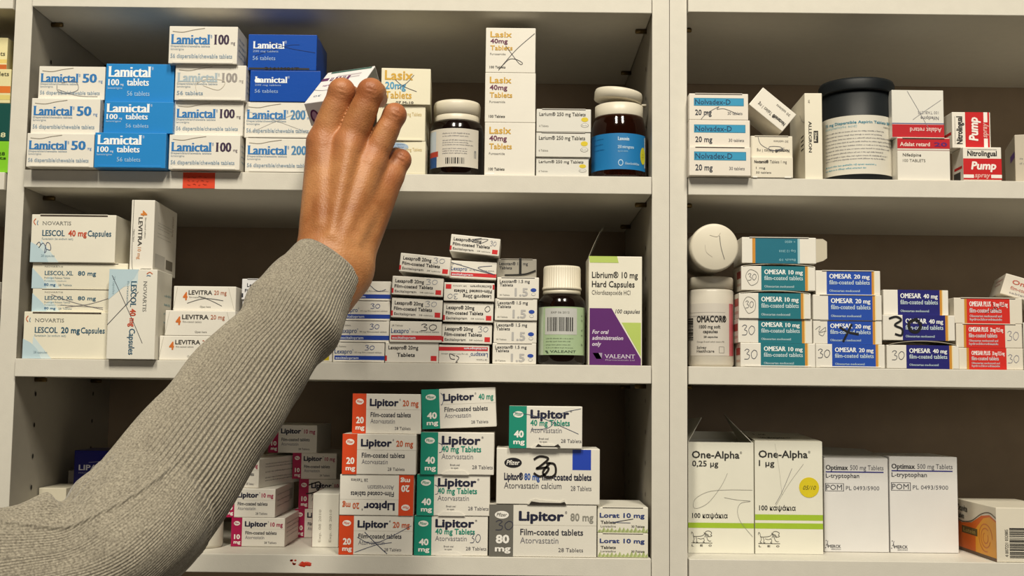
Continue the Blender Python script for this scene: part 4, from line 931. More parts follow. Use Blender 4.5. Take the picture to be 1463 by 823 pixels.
# amber bottle beside the tower
t = bottle('pill_bottle', 'amber pill bottle with white snap lid and barcode label, beside the 40mg tower', 613.8, 691, S1, .029, 210); r = t.r; Z = t.zz
z1, z2, z3 = Z(181), Z(168), Z(159)
t.part('glass_body').lathe([(r * .3, .0), (r * .93, 0), (r, .003), (r, z1 - .004), (r * .99, z1), (r * .93, z2 - .003), (r * .84, z2)], AMB)
t.part('neck_ring').lathe([(r * .80, z2 - .004), (r * .84, z2 - .001), (r * .84, z3 - .001), (r * .80, z3)], WPL)
c1 = Z(152); c2 = Z(140)
t.part('lid').lathe([(r * .76, z3 - .001), (r * .86, z3), (r * .87, c2 - .003), (r * .83, c2), (r * .1, c2 + .0003)], WPL)
F = lab(t, r, -1.22, .95, Z(238), Z(183), '#cfc8bc')
t.quad(F, 0, 0, .22, .28, '#244a80'); t.quad(F, 0, .28, .25, .42, '#a83a2a'); t.quad(F, .0, .42, .2, .95, '#b8c2cc')
t.greek(F, (.86, .79, .68, .62, .56, .46, .4, .34), .34, .88, .03, '#77757a', seed=11); t.barcode(F, .4, .08, .72, .24, 14); t.greek(F, (.25,), .9, .97, .3, '#8a8a8a', words=3)
t.done(parents={'neck_ring': 'glass_body'})
# large blue label bottle
t = bottle('pill_bottle', 'large amber bottle with bright blue label, its lid popped open', 844.6, 923.6, S1, .030, 210); r = t.r; Z = t.zz
z1, z2, z3 = Z(176), Z(160), Z(143)
AMC = mat('#4a200d', 0.08, 'amber_glass', 0.02, 20, spec=0.5, trans=0.85)
t.part('glass_body').lathe([(r * .3, .0), (r * .95, 0), (r, .003), (r, z1 - .006), (r * .985, z1), (r * .9, z2 - .004), (r * .86, z2)], AMC)
t.part('neck_ring').lathe([(r * .82, z2 - .004), (r * .865, z2 - .001), (r * .865, z3 - .001), (r * .80, z3)], WPL)
lid = t.part('open_lid'); q = MB(); q.lathe([(r * .80, 0), (r * .86, .0006), (r * .87, .008), (r * .84, .0105), (r * .1, .011)], WPL)
tl = math.radians(7)
lid.add([(v[0] * math.cos(tl) + v[2] * math.sin(tl) - .0015, v[1], z3 + .0045 - v[0] * math.sin(tl) + v[2] * math.cos(tl)) for v in q.v], q.f, WPL, True)
lid.box(r * .8, r * .98, -.004, .004, z3 + .0005, z3 + .0022, WPL, .0004)
F = lab(t, r, -1.45, 1.1, Z(241.5), Z(190), '#1a74b0')
t.text(F, 'Lanoxin', .52, .80, .68, .10, '#cfe2f0', .03, True); t.text(F, '250 micrograms', .52, .58, .75, .08, '#b8d4e8', .03); t.text(F, 'digoxin tablets', .52, .48, .66, .05, '#8ab8d8', part='paper_label'); t.text(F, 'GlaxoSmithKline', .62, .13, .84, .065, '#b8d4e8', .01); t.oval(F, .56, .18, .035, .09, '#b8d4e8', 'logo_mark'); t.oval(F, .56, .18, .026, .065, '#1a74b0', 'logo_mark', .0003)
t.greek(F, (.85, .7, .55), .12, .35, .03, '#0f548a', seed=3, part='paper_label')
t.oval(F, .925, .42, .06, .24, '#c4c02a', 'round_sticker', .0003); t.greek(F, (.45, .38), .89, .96, .03, '#8a8a20', seed=5); t.quad(F, .97, .1, 1.0, .95, '#b8c4cc', 'paper_label')
rt = t; t.done(parents={'neck_ring': 'glass_body'})
# the tablets inside
b = MB(); rr = random.Random(5); TM = mat('#a8421c', .6, 'tablet_coating', .1)
for k in range(230):
    a = rr.uniform(0, 6.28); ra = (r - .0065) * math.sqrt(rr.random()); zz0 = .0035 + rr.random() * .030
    q = MB(); q.lathe([(.0005, 0), (.003, .0004), (.0036, .0012), (.0036, .002), (.003, .0021), (.0005, .0032)], TM, 12)
    E = Matrix.Rotation(rr.uniform(-1, 1), 4, 'X') @ Matrix.Rotation(rr.uniform(-1, 1), 4, 'Y')
    b.add([(E @ Vector(v)) + Vector((ra * math.cos(a), ra * math.sin(a), zz0)) for v in q.v], q.f, TM, True)
o = b.build('tablets'); o.location = rt.root.location; o['kind'] = 'stuff'; o['label'] = 'reddish tablets filling the bottom of the blue labelled bottle'; o['category'] = 'tablets'
# bottle with green label
t = bottle('pill_bottle', 'dark pill bottle with white ribbed screw cap and pale green label', 768.6, 836, S2, .026, 470); r = t.r; Z = t.zz
z1, z2 = Z(430), Z(418)
t.part('glass_body').lathe([(r * .3, .0), (r * .93, 0), (r, .003), (r, z1 - .003), (r * .96, z1 + .002), (r * .78, z2 - .001), (r * .70, z2), (r * .70, z2 + .003)], AMB)
t.part('tamper_ring').lathe([(r * .72, z2 - .001), (r * .80, z2), (r * .80, Z(413)), (r * .72, Z(413) + .0005)], WPL)
t.part('screw_cap').lathe([(r * .72, Z(412.5)), (r * .84, Z(412)), (r * .83, Z(409)), (r * .80, Z(408)), (r * .79, Z(381)), (r * .75, Z(378)), (r * .1, Z(377.5))], WPL, 180, 45, .0006, (Z(409), Z(379)))
F = lab(t, r, -1.3, 1.25, Z(507), Z(438), '#a8be98')
t.quad(F, .0, .0, .16, 1, '#bcc8b4', 'paper_label'); t.quad(F, .2, .42, .76, .97, '#c2c2be', 'barcode_patch', .00016); t.barcode(F, .25, .49, .70, .78, 22, part='barcode_patch'); t.text(F, 'EXP 06 2012', .32, .86, .62, .04, '#66645e', part='barcode_patch', off=.0003)
t.greek(F, (.33, .27, .2, .14), .22, .7, .022, '#66745e', seed=2, words=4, part='paper_label'); t.text(F, 'VALEANT', .3, .045, .74, .05, '#4a5a48', .01, True, part='lettering'); t.poly(F, [(.2, .09), (.25, .09), (.28, .03), (.24, .03)], '#4a5a48', 'lettering'); t.greek(F, (.8, .7, .5, .4, .2), .86, .9, .05, '#77856e', part='paper_label', words=2)
t.done(parents={'tamper_ring': 'glass_body'})
# black jar
t = bottle('tablet_jar', 'large black jar with screw lid and wide cream label', 1175.3, 1273.4, R1, .037, 210); r = t.r; Z = t.zz
BP = mat('#15191c', .5, 'black_plastic', .04, 30, .05, .3)
zl = Z(128)
t.part('body').lathe([(r * .3, 0), (r * .96, 0), (r, .002), (r, zl + .002), (r * .95, zl + .003)], BP)
t.part('screw_lid').lathe([(r * .9, zl + .001), (r * 1.06, zl), (r * 1.075, zl + .002), (r * 1.075, Z(114)), (r * 1.04, Z(110)), (r * .9, Z(108.5)), (r * .1, Z(108))], BP, 160, 80, .0004, (zl + .003, Z(114)))
F = lab(t, r, -1.80, 1.25, Z(248), Z(164), '#d8d3c6')
t.text(F, '75 mg Dispersible Aspirin Tablets BP 75mg', .16, .86, .97, .045, '#3a86a0', .025, part='lettering'); t.text(F, '(acetylsalicylic acid)', .16, .8, .5, .04, '#8ab4c0', .0, part='lettering'); t.text(F, '1000 tablets', .76, .79, .93, .03, '#66645e', part='paper_label')
t.greek(F, (.72, .66, .60, .54, .48, .42, .36, .30, .25), .16, .92, .022, '#77757a', seed=21, words=9, part='paper_label'); t.greek(F, (.15, .09), .16, .7, .028, '#4a9ab0', seed=6, words=6, part='paper_label')
t.done()
# white bottle under the lying one
t = bottle('pill_bottle', 'white plastic bottle with red edged label, standing by the divider', 984, 1047.6, R2, .0245, 470); r = t.r; Z = t.zz
t.part('body').lathe([(r * .3, 0), (r * .94, 0), (r, .0025), (r, Z(416)), (r * .97, Z(413)), (r * .86, Z(411))], mat('#d2cbbd', .35, 'white_plastic', .03, 30, spec=.45))
t.part('screw_cap').lathe([(r * .86, Z(411.5)), (r * .985, Z(411)), (r * .99, Z(397)), (r * .95, Z(394.5)), (r * .1, Z(394.2))], WPL, 160, 80, .0004, (Z(410.5), Z(398)))
F = lab(t, r, -1.95, 1.1, Z(508), Z(433), '#cfc8bd')
t.text(F, 'OMACOR®', .37, .64, .82, .115, '#2a2826', .05); t.text(F, '1000 mg soft', .41, .52, .72, .06, '#4a4844', .03, part='lettering'); t.text(F, 'capsules', .47, .43, .68, .06, '#4a4844', .03, part='lettering'); t.text(F, '28 capsules', .48, .34, .68, .035, '#55534e', .03, part='paper_label'); t.text(F, 'Omega-3-acid ethyl esters 90', .37, .25, .78, .028, '#66645e', part='paper_label')
t.text(F, 'Solvay', .37, .13, .52, .05, '#44423e', .01, part='lettering'); t.text(F, 'Healthcare', .37, .06, .63, .05, '#44423e', .01, part='lettering')
for q in ((.70, .05, .78, .055), (.70, .165, .78, .17), (.70, .05, .705, .17), (.775, .05, .78, .17)): t.quad(F, *q, '#55534e', 'paper_label')
t.quad(F, .88, 0, .94, 1, '#c0646a'); t.quad(F, .94, 0, 1, 1, '#a84a50'); t.barcode(F, .08, .3, .30, .72, 16, vert=True); t.quad(F, 0, .75, .8, .765, '#b0aaa4', 'paper_label'); t.quad(F, 0, .82, .8, .83, '#b0aaa4', 'paper_label')
t.done()
# bottle lying on it, cap facing out
cp = P(1020.8, 353.2, -.012); r = .0383 * .686
zc = cp.z
r = (P(1059.2, 353, -.012).x - P(982.8, 353, -.012).x) / 2
r = min(r, (cp.x - XR1) - .0004) if cp.x - XR1 > .02 else r
t = Thing('pill_bottle', Vector((XR1 + r + .0006, -.012, zc)), (math.radians(-90), 0, 0), 'white bottle lying on its side, its round ribbed cap facing out', 'bottle')
# local z runs into the shelf
t.part('screw_cap').lathe([(r * .1, 0), (r * .9, 0), (r * .97, .0008), (r, .003), (r, .015), (r * .96, .016)], WPL, 180, 90, .0005, (.0028, .0152))
t.part('body').lathe([(r * .8, .0155), (r * .95, .0175), (r * .97, .020), (r * .97, .075), (r * .9, .078), (r * .2, .079)], mat('#d2cbbd', .35, 'white_plastic', .03, 30, spec=.45))
F = Face((-r, r, 0), (1, 0, 0), (0, -1, 0), (0, 0, -1), 2 * r, 2 * r)
t.pen(F, [(.6, .74), (.63, .5), (.7, .25)], .7, '#77746c', off=.0003); t.pen(F, [(.3, .55), (.33, .4), (.45, .3)], .4, '#bdb6a8', off=.0003); t.pen(F, [(.4, .75), (.55, .72), (.62, .8)], .4, '#bdb6a8', off=.0003)
t.done()
# jar half under the sleeve
Yj = .035
t = bottle('tablet_jar', 'white jar with pale blue print, half hidden under the sleeve', 262, 318, S3, .048, 770); r = t.r; Z = t.zz
t.part('body').lathe([(r * .3, 0), (r * .94, 0), (r, .003), (r, .052), (r * .85, .056)], mat('#cfcabd', .35, 'white_plastic', .03, 30, spec=.45))
t.part('screw_cap').lathe([(r * .8, .0555), (r * .9, .056), (r * .9, .068), (r * .86, .070), (r * .1, .0703)], WPL, 120, 60, .0004, (.057, .067))
F = CylFace(r + .0001, -1.2, 1.4, .008, .05); t.greek(F, (.35, .45, .55), .3, .95, .07, '#7f9fc0', seed=9, words=3, part='lettering'); t.quad(F, .3, .7, .95, .75, '#5a7fb0', 'body'); t.done()

# ------------------------------------------------------------------ things stuck to the shelf edges
a, b2 = P(261.5, 250.5, -.0045), P(306.5, 273, -.0045)
t = Thing('shelf_sticker', Vector(((a.x + b2.x) / 2, -.0043, max(b2.z, S1 - TH + .0004))), (0, 0, 0), 'bright orange-red handwritten sticker on the shelf edge', 'sticker')
w = b2.x - a.x; h = S1 - TH * .02 - max(b2.z, S1 - TH + .0004) - .001
t.part('paper').box(-w / 2, w / 2, -.0002, .0002, 0, h, mat('#d8401c', .6, 'orange_paper', .04, 40))
F = Face((-w / 2, -.0002, 0), (1, 0, 0), (0, 0, 1), (0, -1, 0), w, h)
for k in range(3):
    rr = random.Random(k); u = .15
    while u < .8:
        n = rr.randint(3, 5); t.pen(F, [(u + .03 * j, .2 + .25 * k + rr.uniform(-.05, .07)) for j in range(n)], .35, '#7a1c10', 'handwriting'); u += .03 * n + .05
t.done()
p = P(437, 806, -.0042)
t = Thing('spill_stain', Vector((p.x, -.0041, p.z)), (0, 0, 0), 'small red splash dried on the lowest shelf edge', 'stain')
rr = random.Random(3); F = Face((0, 0, 0), (1, 0, 0), (0, 0, 1), (0, -1, 0), 1, 1)
RM = mat('#b8321a', .4, 'dried_syrup', .1)
b = t.part('splash'); n = 24
pts = [(.0065 * math.cos(2 * math.pi * k / n) * rr.uniform(.6, 1.35), .0026 * math.sin(2 * math.pi * k / n) * rr.uniform(.6, 1.3)) for k in range(n)]
b.add([(x, 0, z) for x, z in pts] + [(x * .6, -.0004, z * .6) for x, z in pts], [tuple(range(n, 2 * n))] + [(k, (k + 1) % n, (k + 1) % n + n, k + n) for k in range(n)], RM)
for k in range(8):
    x, zz0, s = -.004 - rr.uniform(0, .011), rr.uniform(-.001, .004), rr.uniform(.0004, .001)
    b.add([(x + s * 1.6 * math.cos(2 * math.pi * i / 8), -.0001, zz0 + s * math.sin(2 * math.pi * i / 8)) for i in range(8)], [tuple(range(8))], RM)
t.done()

# ------------------------------------------------------------------ the carton in the hand
def V3(x, y, Y): return P(x, y, Y)
sc = lambda Y: (Y - CAM.y) / F_PX       # metres per pixel at depth Y
Y0 = -.132; k0 = sc(Y0)
nv = P(505, 138, Y0)
ay = P(536, 94, Y0 + .0568) - nv; bx = P(434, 148, Y0 + .0131) - nv; cz = P(515, 171, Y0 + .0131) - nv
X = -bx.normalized(); Yv = (ay - X * ay.dot(X)).normalized(); Zv = X.cross(Yv)
Lw, Ld, Lh = bx.length, ay.length, cz.length
M3 = Matrix((X, Yv, Zv)).transposed()
org = nv - Zv * Lh - X * (Lw / 2)
c = Carton('white carton with violet print held tilted in the hand', Lw, Lh, Ld, org, M3.to_euler(), '#dcd8d8', None)
T, F = c.T, c.F
VIO = '#5a1f52'
c.oval(F, .14, .4, .085, .3, VIO); c.oval(F, .14, .42, .05, .2, '#b08aa8', off=.0003)
Tr = T.rot(180)
c.greek(Tr, (.22,), .40, 1.0, .17, VIO, 'lettering', 2, 5); c.greek(Tr, (.46,), .45, .95, .06, '#7a4a76', 'lettering', 3, 8); c.quad(T, .1, .93, .95, .985, '#2a5a50'); c.quad(T, .3, .78, .8, .83, '#b8b0b4', 'carton'); c.quad(T, .35, .70, .8, .74, '#b8b0b4', 'carton')
c.pen(T, [(.0, .42), (.2, .36), (.5, .34), (.9, .2)], .6, '#3a4466'); c.text(Tr, '30', .75, .78, .9, .05, '#6a7a90', .0, part='lettering')
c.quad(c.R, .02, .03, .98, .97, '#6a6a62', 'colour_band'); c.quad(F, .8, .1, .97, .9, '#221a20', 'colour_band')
c.done()

# ------------------------------------------------------------------ the reaching person: arm and hand as one skin
person = empty('person', P(470, 385, -.18), (0, 0, 0), 'person reaching up in a grey ribbed sweater, hand gripping a carton', 'person')
def rP(x, y, Y): p = P(x, y, Y); return np.array(p)
def cap(p, a, b, ra, rb):
    ba = b - a; L2 = float(ba @ ba); t = np.clip(((p - a) @ ba) / L2, 0, 1)
    q = p - a - t[..., None] * ba
    return np.sqrt((q * q).sum(-1)) - (ra + (rb - ra) * t)
def smin(a, b, k):
    h = np.clip(0.5 + 0.5 * (b - a) / k, 0, 1); return b + (a - b) * h - k * h * (1 - h)
def smax(a, b, k): return -smin(-a, -b, k)
def surface_nets(f, lo, hi, h):
    n = [int(math.ceil((hi[i] - lo[i]) / h)) + 1 for i in range(3)]
    ax = [lo[i] + h * np.arange(n[i]) for i in range(3)]
    D = np.empty(n, np.float32)
    for i in range(0, n[0], 16):
        g = np.stack(np.meshgrid(ax[0][i:i + 16], ax[1], ax[2], indexing='ij'), -1); D[i:i + 16] = f(g)
    S = D < 0
    cells = np.zeros([k - 1 for k in n], np.int8)
    acc = np.zeros([k - 1 for k in n] + [3], np.float64); cnt = np.zeros([k - 1 for k in n])
    cor = [(a, b, c) for a in (0, 1) for b in (0, 1) for c in (0, 1)]
    def sl(A, c): return A[tuple(slice(c[i], n[i] - 1 + c[i]) for i in range(3))]
    for c in cor:
        for d in range(3):
            if c[d] == 0:
                e = list(c); e[d] = 1
                A, B = sl(D, c), sl(D, e); cr = (A < 0) != (B < 0)
                t = np.where(cr, A / np.where(cr, A - B, 1), 0)
                for q in range(3): acc[..., q] += np.where(cr, c[q] + (t if q == d else 0), 0)
                cnt += cr
    act = cnt > 0; idx = -np.ones(act.shape, np.int64); idx[act] = np.arange(act.sum())
    ijk = np.argwhere(act); V = np.array(lo) + h * (ijk + acc[act] / cnt[act][:, None])
    Fq = []
    for d in range(3):
        e = [0, 0, 0]; e[d] = 1
        A = S[tuple(slice(0, n[i] - e[i]) for i in range(3))]; B = S[tuple(slice(e[i], n[i]) for i in range(3))]
        o1, o2 = [(1, 2), (2, 0), (0, 1)][d]
        for flip, msk in ((False, A & ~B), (True, ~A & B)):
            w = np.argwhere(msk); ok = np.all([(w[:, q] > 0) & (w[:, q] < n[q] - 1) for q in (o1, o2)], axis=0) & (w[:, d] < n[d] - 1)
            w = w[ok]
            def at(d1, d2):
                v = w.copy(); v[:, o1] -= d1; v[:, o2] -= d2; return idx[v[:, 0], v[:, 1], v[:, 2]]
            q = np.stack([at(1, 1), at(0, 1), at(0, 0), at(1, 0)], 1)
            Fq.append(q[:, ::-1] if flip else q)
    Fq = np.concatenate(Fq); Fq = Fq[(Fq >= 0).all(1)]
    return V, Fq
K = {'w2': (453, 352, -.188), 'w3': (470, 356, -.192), 'w4': (489, 362, -.190), 'w5': (507, 371, -.182),
     'm2': (461.5, 204, -.166), 'm3': (499, 207, -.174), 'm4': (531, 230, -.168), 'm5': (556, 254, -.155)}
K = {k: rP(*v) for k, v in K.items()}
FING = [  # joints (px, px, depth), radii: mcp, pip, dip, tip
    ([(461.5, 204, -.166), (488, 131.5, -.172), (500, 137, -.150), (494, 156, -.143)], (.0126, .0113, .0090, .0078)),
    ([(499, 207, -.174), (529.5, 132, -.178), (536, 132, -.150), (541, 141, -.122)], (.0122, .0114, .0094, .0082)),
    ([(531, 230, -.168), (563.5, 165, -.168), (566, 165, -.144), (556, 172, -.122)], (.0112, .0099, .0086, .0076)),
    ([(556, 254, -.155), (571.5, 229, -.152), (566, 224, -.130), (556, 224, -.114)], (.0100, .0092, .0078, .0070))]
THUMB = ([(460, 330, -.165), (455, 262, -.140), (462, 222, -.122), (475, 195, -.108)], (.015, .0125, .0105, .0085))
ELB = rP(165, 770, -.41)
WR = rP(466, 388, -.192); WR2 = rP(494, 398, -.186)
FA1, FA2 = rP(312, 582, -.300), rP(326, 592, -.298)
def hand(p):
    d = None
    for a, b, ra, rb in (('w2', 'm2', .0165, .0142), ('w3', 'm3', .0165, .0138), ('w4', 'm4', .0160, .0130), ('w5', 'm5', .0150, .0122)):
        q = cap(p, K[a], K[b], ra, rb); d = q if d is None else smin(d, q, .0075)
    # palm pads
    for a, b, ra, rb in (((474, 330, -.168), (500, 245, -.152), .019, .016), ((506, 345, -.168), (545, 280, -.142), .016, .013), ((462, 330, -.168), (460, 262, -.146), .0155, .0125)):
        d = smin(d, cap(p, rP(*a), rP(*b), ra, rb), .012)
    # wrist and forearm, an oval section
    fo = smin(cap(p, WR, FA1, .0225, .024), cap(p, WR2, FA2, .0200, .024), .012)
    fo = smin(fo, cap(p, (FA1 + FA2) / 2, ELB, .026, .030), .012)
    d = smin(d, fo, .020)
    # tendons and knuckles
    for (a, b, r) in (((499, 214, -.1868), (475, 335, -.2062), .0034), ((528, 237, -.1792), (489, 345, -.2040), .0032), ((462, 212, -.1780), (458, 320, -.2000), .0026), ((552, 262, -.1645), (508, 345, -.1975), .0022)):
        d = smin(d, cap(p, rP(*a), rP(*b), r * .9, r * .45), .010)
    for (a, r) in (((463, 203, -.1725), .0080), ((500, 208, -.1795), .0080), ((530, 231, -.1735), .0076), ((555, 254, -.1600), .0072)):
        q = rP(*a); d = smin(d, np.sqrt(((p - q) ** 2).sum(-1)) - r, .007)
    fs = []
    for J, R in FING:
        J = [rP(*j) for j in J]; e = None
        for i in range(3):
            q = cap(p, J[i], J[i + 1], R[i] * (.95 if i else 1), R[i + 1])
            if i == 0:   # fleshy middle of the first bone
                mid = (J[0] + J[1]) / 2; q = smin(q, cap(p, J[0] * .65 + J[1] * .35, J[0] * .35 + J[1] * .65, R[0] * .96, R[1] * .97), .004)
            e = q if e is None else smin(e, q, .0035)
        kn = J[1] + (J[1] - (J[0] + J[2]) / 2) / np.linalg.norm(J[1] - (J[0] + J[2]) / 2) * .0012
        e = smin(e, np.sqrt(((p - kn) ** 2).sum(-1)) - R[1] * .93, .003)
        # creases across the bent joint
        ax = J[1] - J[0]; ax /= np.linalg.norm(ax); vw = np.array(CAM) - J[1]; vw /= np.linalg.norm(vw); sd = np.cross(ax, vw); sd /= np.linalg.norm(sd)
        out = vw - ax * (vw @ ax); out /= np.linalg.norm(out)
        for s in (-.0035, .0005, .004):
            cpt = J[1] + ax * (s + .001) + out * (R[1] * 1.06)
            e = smax(e, -cap(p, cpt - sd * .0045, cpt + sd * .0045, .0005, .0005), .0012)
        fs.append(e)
    J, R = THUMB; J = [rP(*j) for j in J]; e = None
    for i in range(3):
        q = cap(p, J[i], J[i + 1], R[i], R[i + 1]); e = q if e is None else smin(e, q, .004)
    fs.append(e)
    fg = fs[0]
    for e in fs[1:]: fg = smin(fg, e, .0012)
    return smin(d, fg, .0055)
pts = [rP(*j) for J, R in FING for j in J] + [rP(*j) for j in THUMB[0]] + [WR, ELB, WR2, FA2] + list(K.values())
CUT = rP(395, 487, -.25)
lo = np.min(np.array([rP(*j) for J, R in FING for j in J] + [rP(*j) for j in THUMB[0]] + [WR, WR2, CUT]), 0) - .030
hi = np.max(np.array([rP(*j) for J, R in FING for j in J] + [rP(*j) for j in THUMB[0]] + [WR, WR2]), 0) + .025
V, Q = surface_nets(hand, lo, hi, .00125)
me = bpy.data.meshes.new('hand_and_forearm'); me.from_pydata((V - np.array(person.location)).tolist(), [], Q.tolist())
me.polygons.foreach_set('use_smooth', [True] * len(me.polygons)); me.update()
red = np.zeros(len(V))
for J, R in FING:      # the skin over the knuckles is redder
    for q, s_, a_ in ((J[0], .011, .45), (J[1], .009, .5), (J[3], .012, .4)):
        red = np.maximum(red, a_ * np.exp(-((V - rP(*q)) ** 2).sum(1) / (2 * s_ ** 2)) * 1.6)
ra = me.attributes.new('redness', 'FLOAT', 'POINT'); ra.data.foreach_set('value', np.clip(red, 0, .7).astype(np.float32))
# skin
sk = bpy.data.materials.new('skin'); sk.use_nodes = True; nt = sk.node_tree; bs = nt.nodes['Principled BSDF']
tc = nt.nodes.new('ShaderNodeTexCoord')
n1 = nt.nodes.new('ShaderNodeTexNoise'); n1.inputs['Scale'].default_value = 28; n1.inputs['Detail'].default_value = 5
n2 = nt.nodes.new('ShaderNodeTexNoise'); n2.inputs['Scale'].default_value = 260; n2.inputs['Detail'].default_value = 6
n3 = nt.nodes.new('ShaderNodeTexVoronoi'); n3.inputs['Scale'].default_value = 620
nt.links.new(tc.outputs['Object'], n1.inputs['Vector']); nt.links.new(tc.outputs['Object'], n2.inputs['Vector']); nt.links.new(tc.outputs['Object'], n3.inputs['Vector'])
rp = nt.nodes.new('ShaderNodeValToRGB'); rp.color_ramp.elements[0].position = .35; rp.color_ramp.elements[1].position = .65
rp.color_ramp.elements[0].color = lin('#9a6036'); rp.color_ramp.elements[1].color = lin('#bd8454')
nt.links.new(n1.outputs['Fac'], rp.inputs['Fac'])
at = nt.nodes.new('ShaderNodeAttribute'); at.attribute_name = 'redness'
mx = nt.nodes.new('ShaderNodeMix'); mx.data_type = 'RGBA'; mx.inputs[7].default_value = lin('#a05438')
nt.links.new(at.outputs['Fac'], mx.inputs[0]); nt.links.new(rp.outputs['Color'], mx.inputs[6]); nt.links.new(mx.outputs[2], bs.inputs['Base Color'])
bs.inputs['Roughness'].default_value = .48; bs.inputs['Specular IOR Level'].default_value = .4
bs.inputs['Subsurface Weight'].default_value = .06; bs.inputs['Subsurface Radius'].default_value = (.006, .0022, .0012); bs.inputs['Subsurface Scale'].default_value = .5
ad = nt.nodes.new('ShaderNodeMath'); ad.operation = 'ADD'; nt.links.new(n2.outputs['Fac'], ad.inputs[0]); nt.links.new(n3.outputs['Distance'], ad.inputs[1])
bp = nt.nodes.new('ShaderNodeBump'); bp.inputs['Strength'].default_value = .32; bp.inputs['Distance'].default_value = .0006
nt.links.new(ad.outputs[0], bp.inputs['Height']); nt.links.new(bp.outputs['Normal'], bs.inputs['Normal'])
me.materials.append(sk)
ho = bpy.data.objects.new('hand_and_forearm', me); COL.objects.link(ho); ho.parent = person

# sleeve ----------------------------------------------------------------------
KNIT = bpy.data.materials.new('grey_knit'); KNIT.use_nodes = True; nt = KNIT.node_tree; bs = nt.nodes['Principled BSDF']
tc = nt.nodes.new('ShaderNodeTexCoord')
n1 = nt.nodes.new('ShaderNodeTexNoise'); n1.inputs['Scale'].default_value = 700; n1.inputs['Detail'].default_value = 3
n2 = nt.nodes.new('ShaderNodeTexNoise'); n2.inputs['Scale'].default_value = 30; n2.inputs['Detail'].default_value = 4
nt.links.new(tc.outputs['Object'], n1.inputs['Vector']); nt.links.new(tc.outputs['Object'], n2.inputs['Vector'])
r1 = nt.nodes.new('ShaderNodeValToRGB'); r1.color_ramp.elements[0].position = .3; r1.color_ramp.elements[1].position = .72
r1.color_ramp.elements[0].color = lin('#6f685c'); r1.color_ramp.elements[1].color = lin('#a59d8c')
nt.links.new(n1.outputs['Fac'], r1.inputs['Fac']); nt.links.new(r1.outputs['Color'], bs.inputs['Base Color'])
bs.inputs['Roughness'].default_value = .95; bs.inputs['Specular IOR Level'].default_value = .1
bs.inputs['Sheen Weight'].default_value = .25; bs.inputs['Sheen Roughness'].default_value = .5
uv = nt.nodes.new('ShaderNodeUVMap'); uv.uv_map = 'knit'
wv = nt.nodes.new('ShaderNodeTexWave'); wv.bands_direction = 'Y'; wv.inputs['Scale'].default_value = 1.0; wv.inputs['Distortion'].default_value = .4; wv.inputs['Detail'].default_value = 1
mp = nt.nodes.new('ShaderNodeMapping'); nt.links.new(uv.outputs['UV'], mp.inputs['Vector']); mp.inputs['Scale'].default_value = (1, 213, 1)
nt.links.new(mp.outputs['Vector'], wv.inputs['Vector'])
ad = nt.nodes.new('ShaderNodeMath'); ad.operation = 'ADD'; nt.links.new(wv.outputs['Fac'], ad.inputs[0]); nt.links.new(n1.outputs['Fac'], ad.inputs[1])
bp = nt.nodes.new('ShaderNodeBump'); bp.inputs['Strength'].default_value = .45; bp.inputs['Distance'].default_value = .0006
nt.links.new(ad.outputs[0], bp.inputs['Height']); nt.links.new(bp.outputs['Normal'], bs.inputs['Normal'])

SL = [(471, 377, -.190, 53), (465.5, 384, -.192, 56.5), (452, 404, -.200, 61), (437, 423, -.210, 66), (420, 452, -.224, 69), (395, 487, -.243, 70.5), (359, 531, -.270, 75), (318, 587, -.300, 82), (277, 641, -.333, 88), (229, 707, -.368, 94), (182, 762, -.395, 98), (118, 808, -.415, 103), (40, 830, -.432, 108), (-60, 853, -.450, 112), (-200, 885, -.475, 122), (-380, 920, -.52, 140)]
cp_ = [rP(a, b, c) for a, b, c, d in SL]; cr_ = [d * sc(c) for a, b, c, d in SL]
def crom(A, n):
    A = np.array(A, float).reshape(len(A), -1); out = []; par = []
    for i in range(len(A) - 1):
        p0, p1, p2, p3 = A[max(i - 1, 0)], A[i], A[i + 1], A[min(i + 2, len(A) - 1)]
        for k in range(n):
            t = k / n; out.append(.5 * (2 * p1 + (p2 - p0) * t + (2 * p0 - 5 * p1 + 4 * p2 - p3) * t * t + (3 * p1 - p0 - 3 * p2 + p3) * t ** 3)); par.append(i + t)
    out.append(A[-1]); par.append(len(A) - 1.0)
    return np.array(out), np.array(par)
NS, NT, RIBS = 36, 672, 84
C, par = crom(cp_, NS); Rr, _ = crom(cr_, NS); Rr = Rr[:, 0]
Tn = np.gradient(C, axis=0); Tn /= np.linalg.norm(Tn, axis=1)[:, None]
arc = np.concatenate([[0], np.cumsum(np.linalg.norm(np.diff(C, axis=0), axis=1))])
N = np.zeros_like(C); b0 = np.array(FWD); N[0] = -(b0 - Tn[0] * (b0 @ Tn[0])); N[0] /= np.linalg.norm(N[0])
for i in range(1, len(C)):
    v = N[i - 1] - Tn[i] * (N[i - 1] @ Tn[i]); N[i] = v / np.linalg.norm(v)
B = np.cross(Tn, N)
th = 2 * np.pi * np.arange(NT) / NT
co, si = np.cos(th), np.sin(th)
def bump1(x, c, w): return np.exp(-((x - c) / w) ** 2)
rng = np.random.default_rng(4)
pc = par[:, None] * np.ones((1, NT)); tt = np.ones((len(par), 1)) * th[None, :]
seam = 9.1 + .25 * (1 - np.cos(tt))             # where the ribbing ends at the elbow
ribmask = 1 / (1 + np.exp(-(seam - pc) / .10))
cuffm = 1 / (1 + np.exp(-(pc - 4.3) / .35))
rib = -np.abs(np.cos(tt * RIBS / 2)) ** 4
ampl = ribmask * (.00055 + .00105 * cuffm)
disp = ampl * rib
disp += .0032 * bump1(pc, 4.1 + .25 * np.cos(tt + .5), .55) - .0022 * bump1(pc, 5.1 + .2 * np.cos(tt * 2), .45)      # fold below the cuff
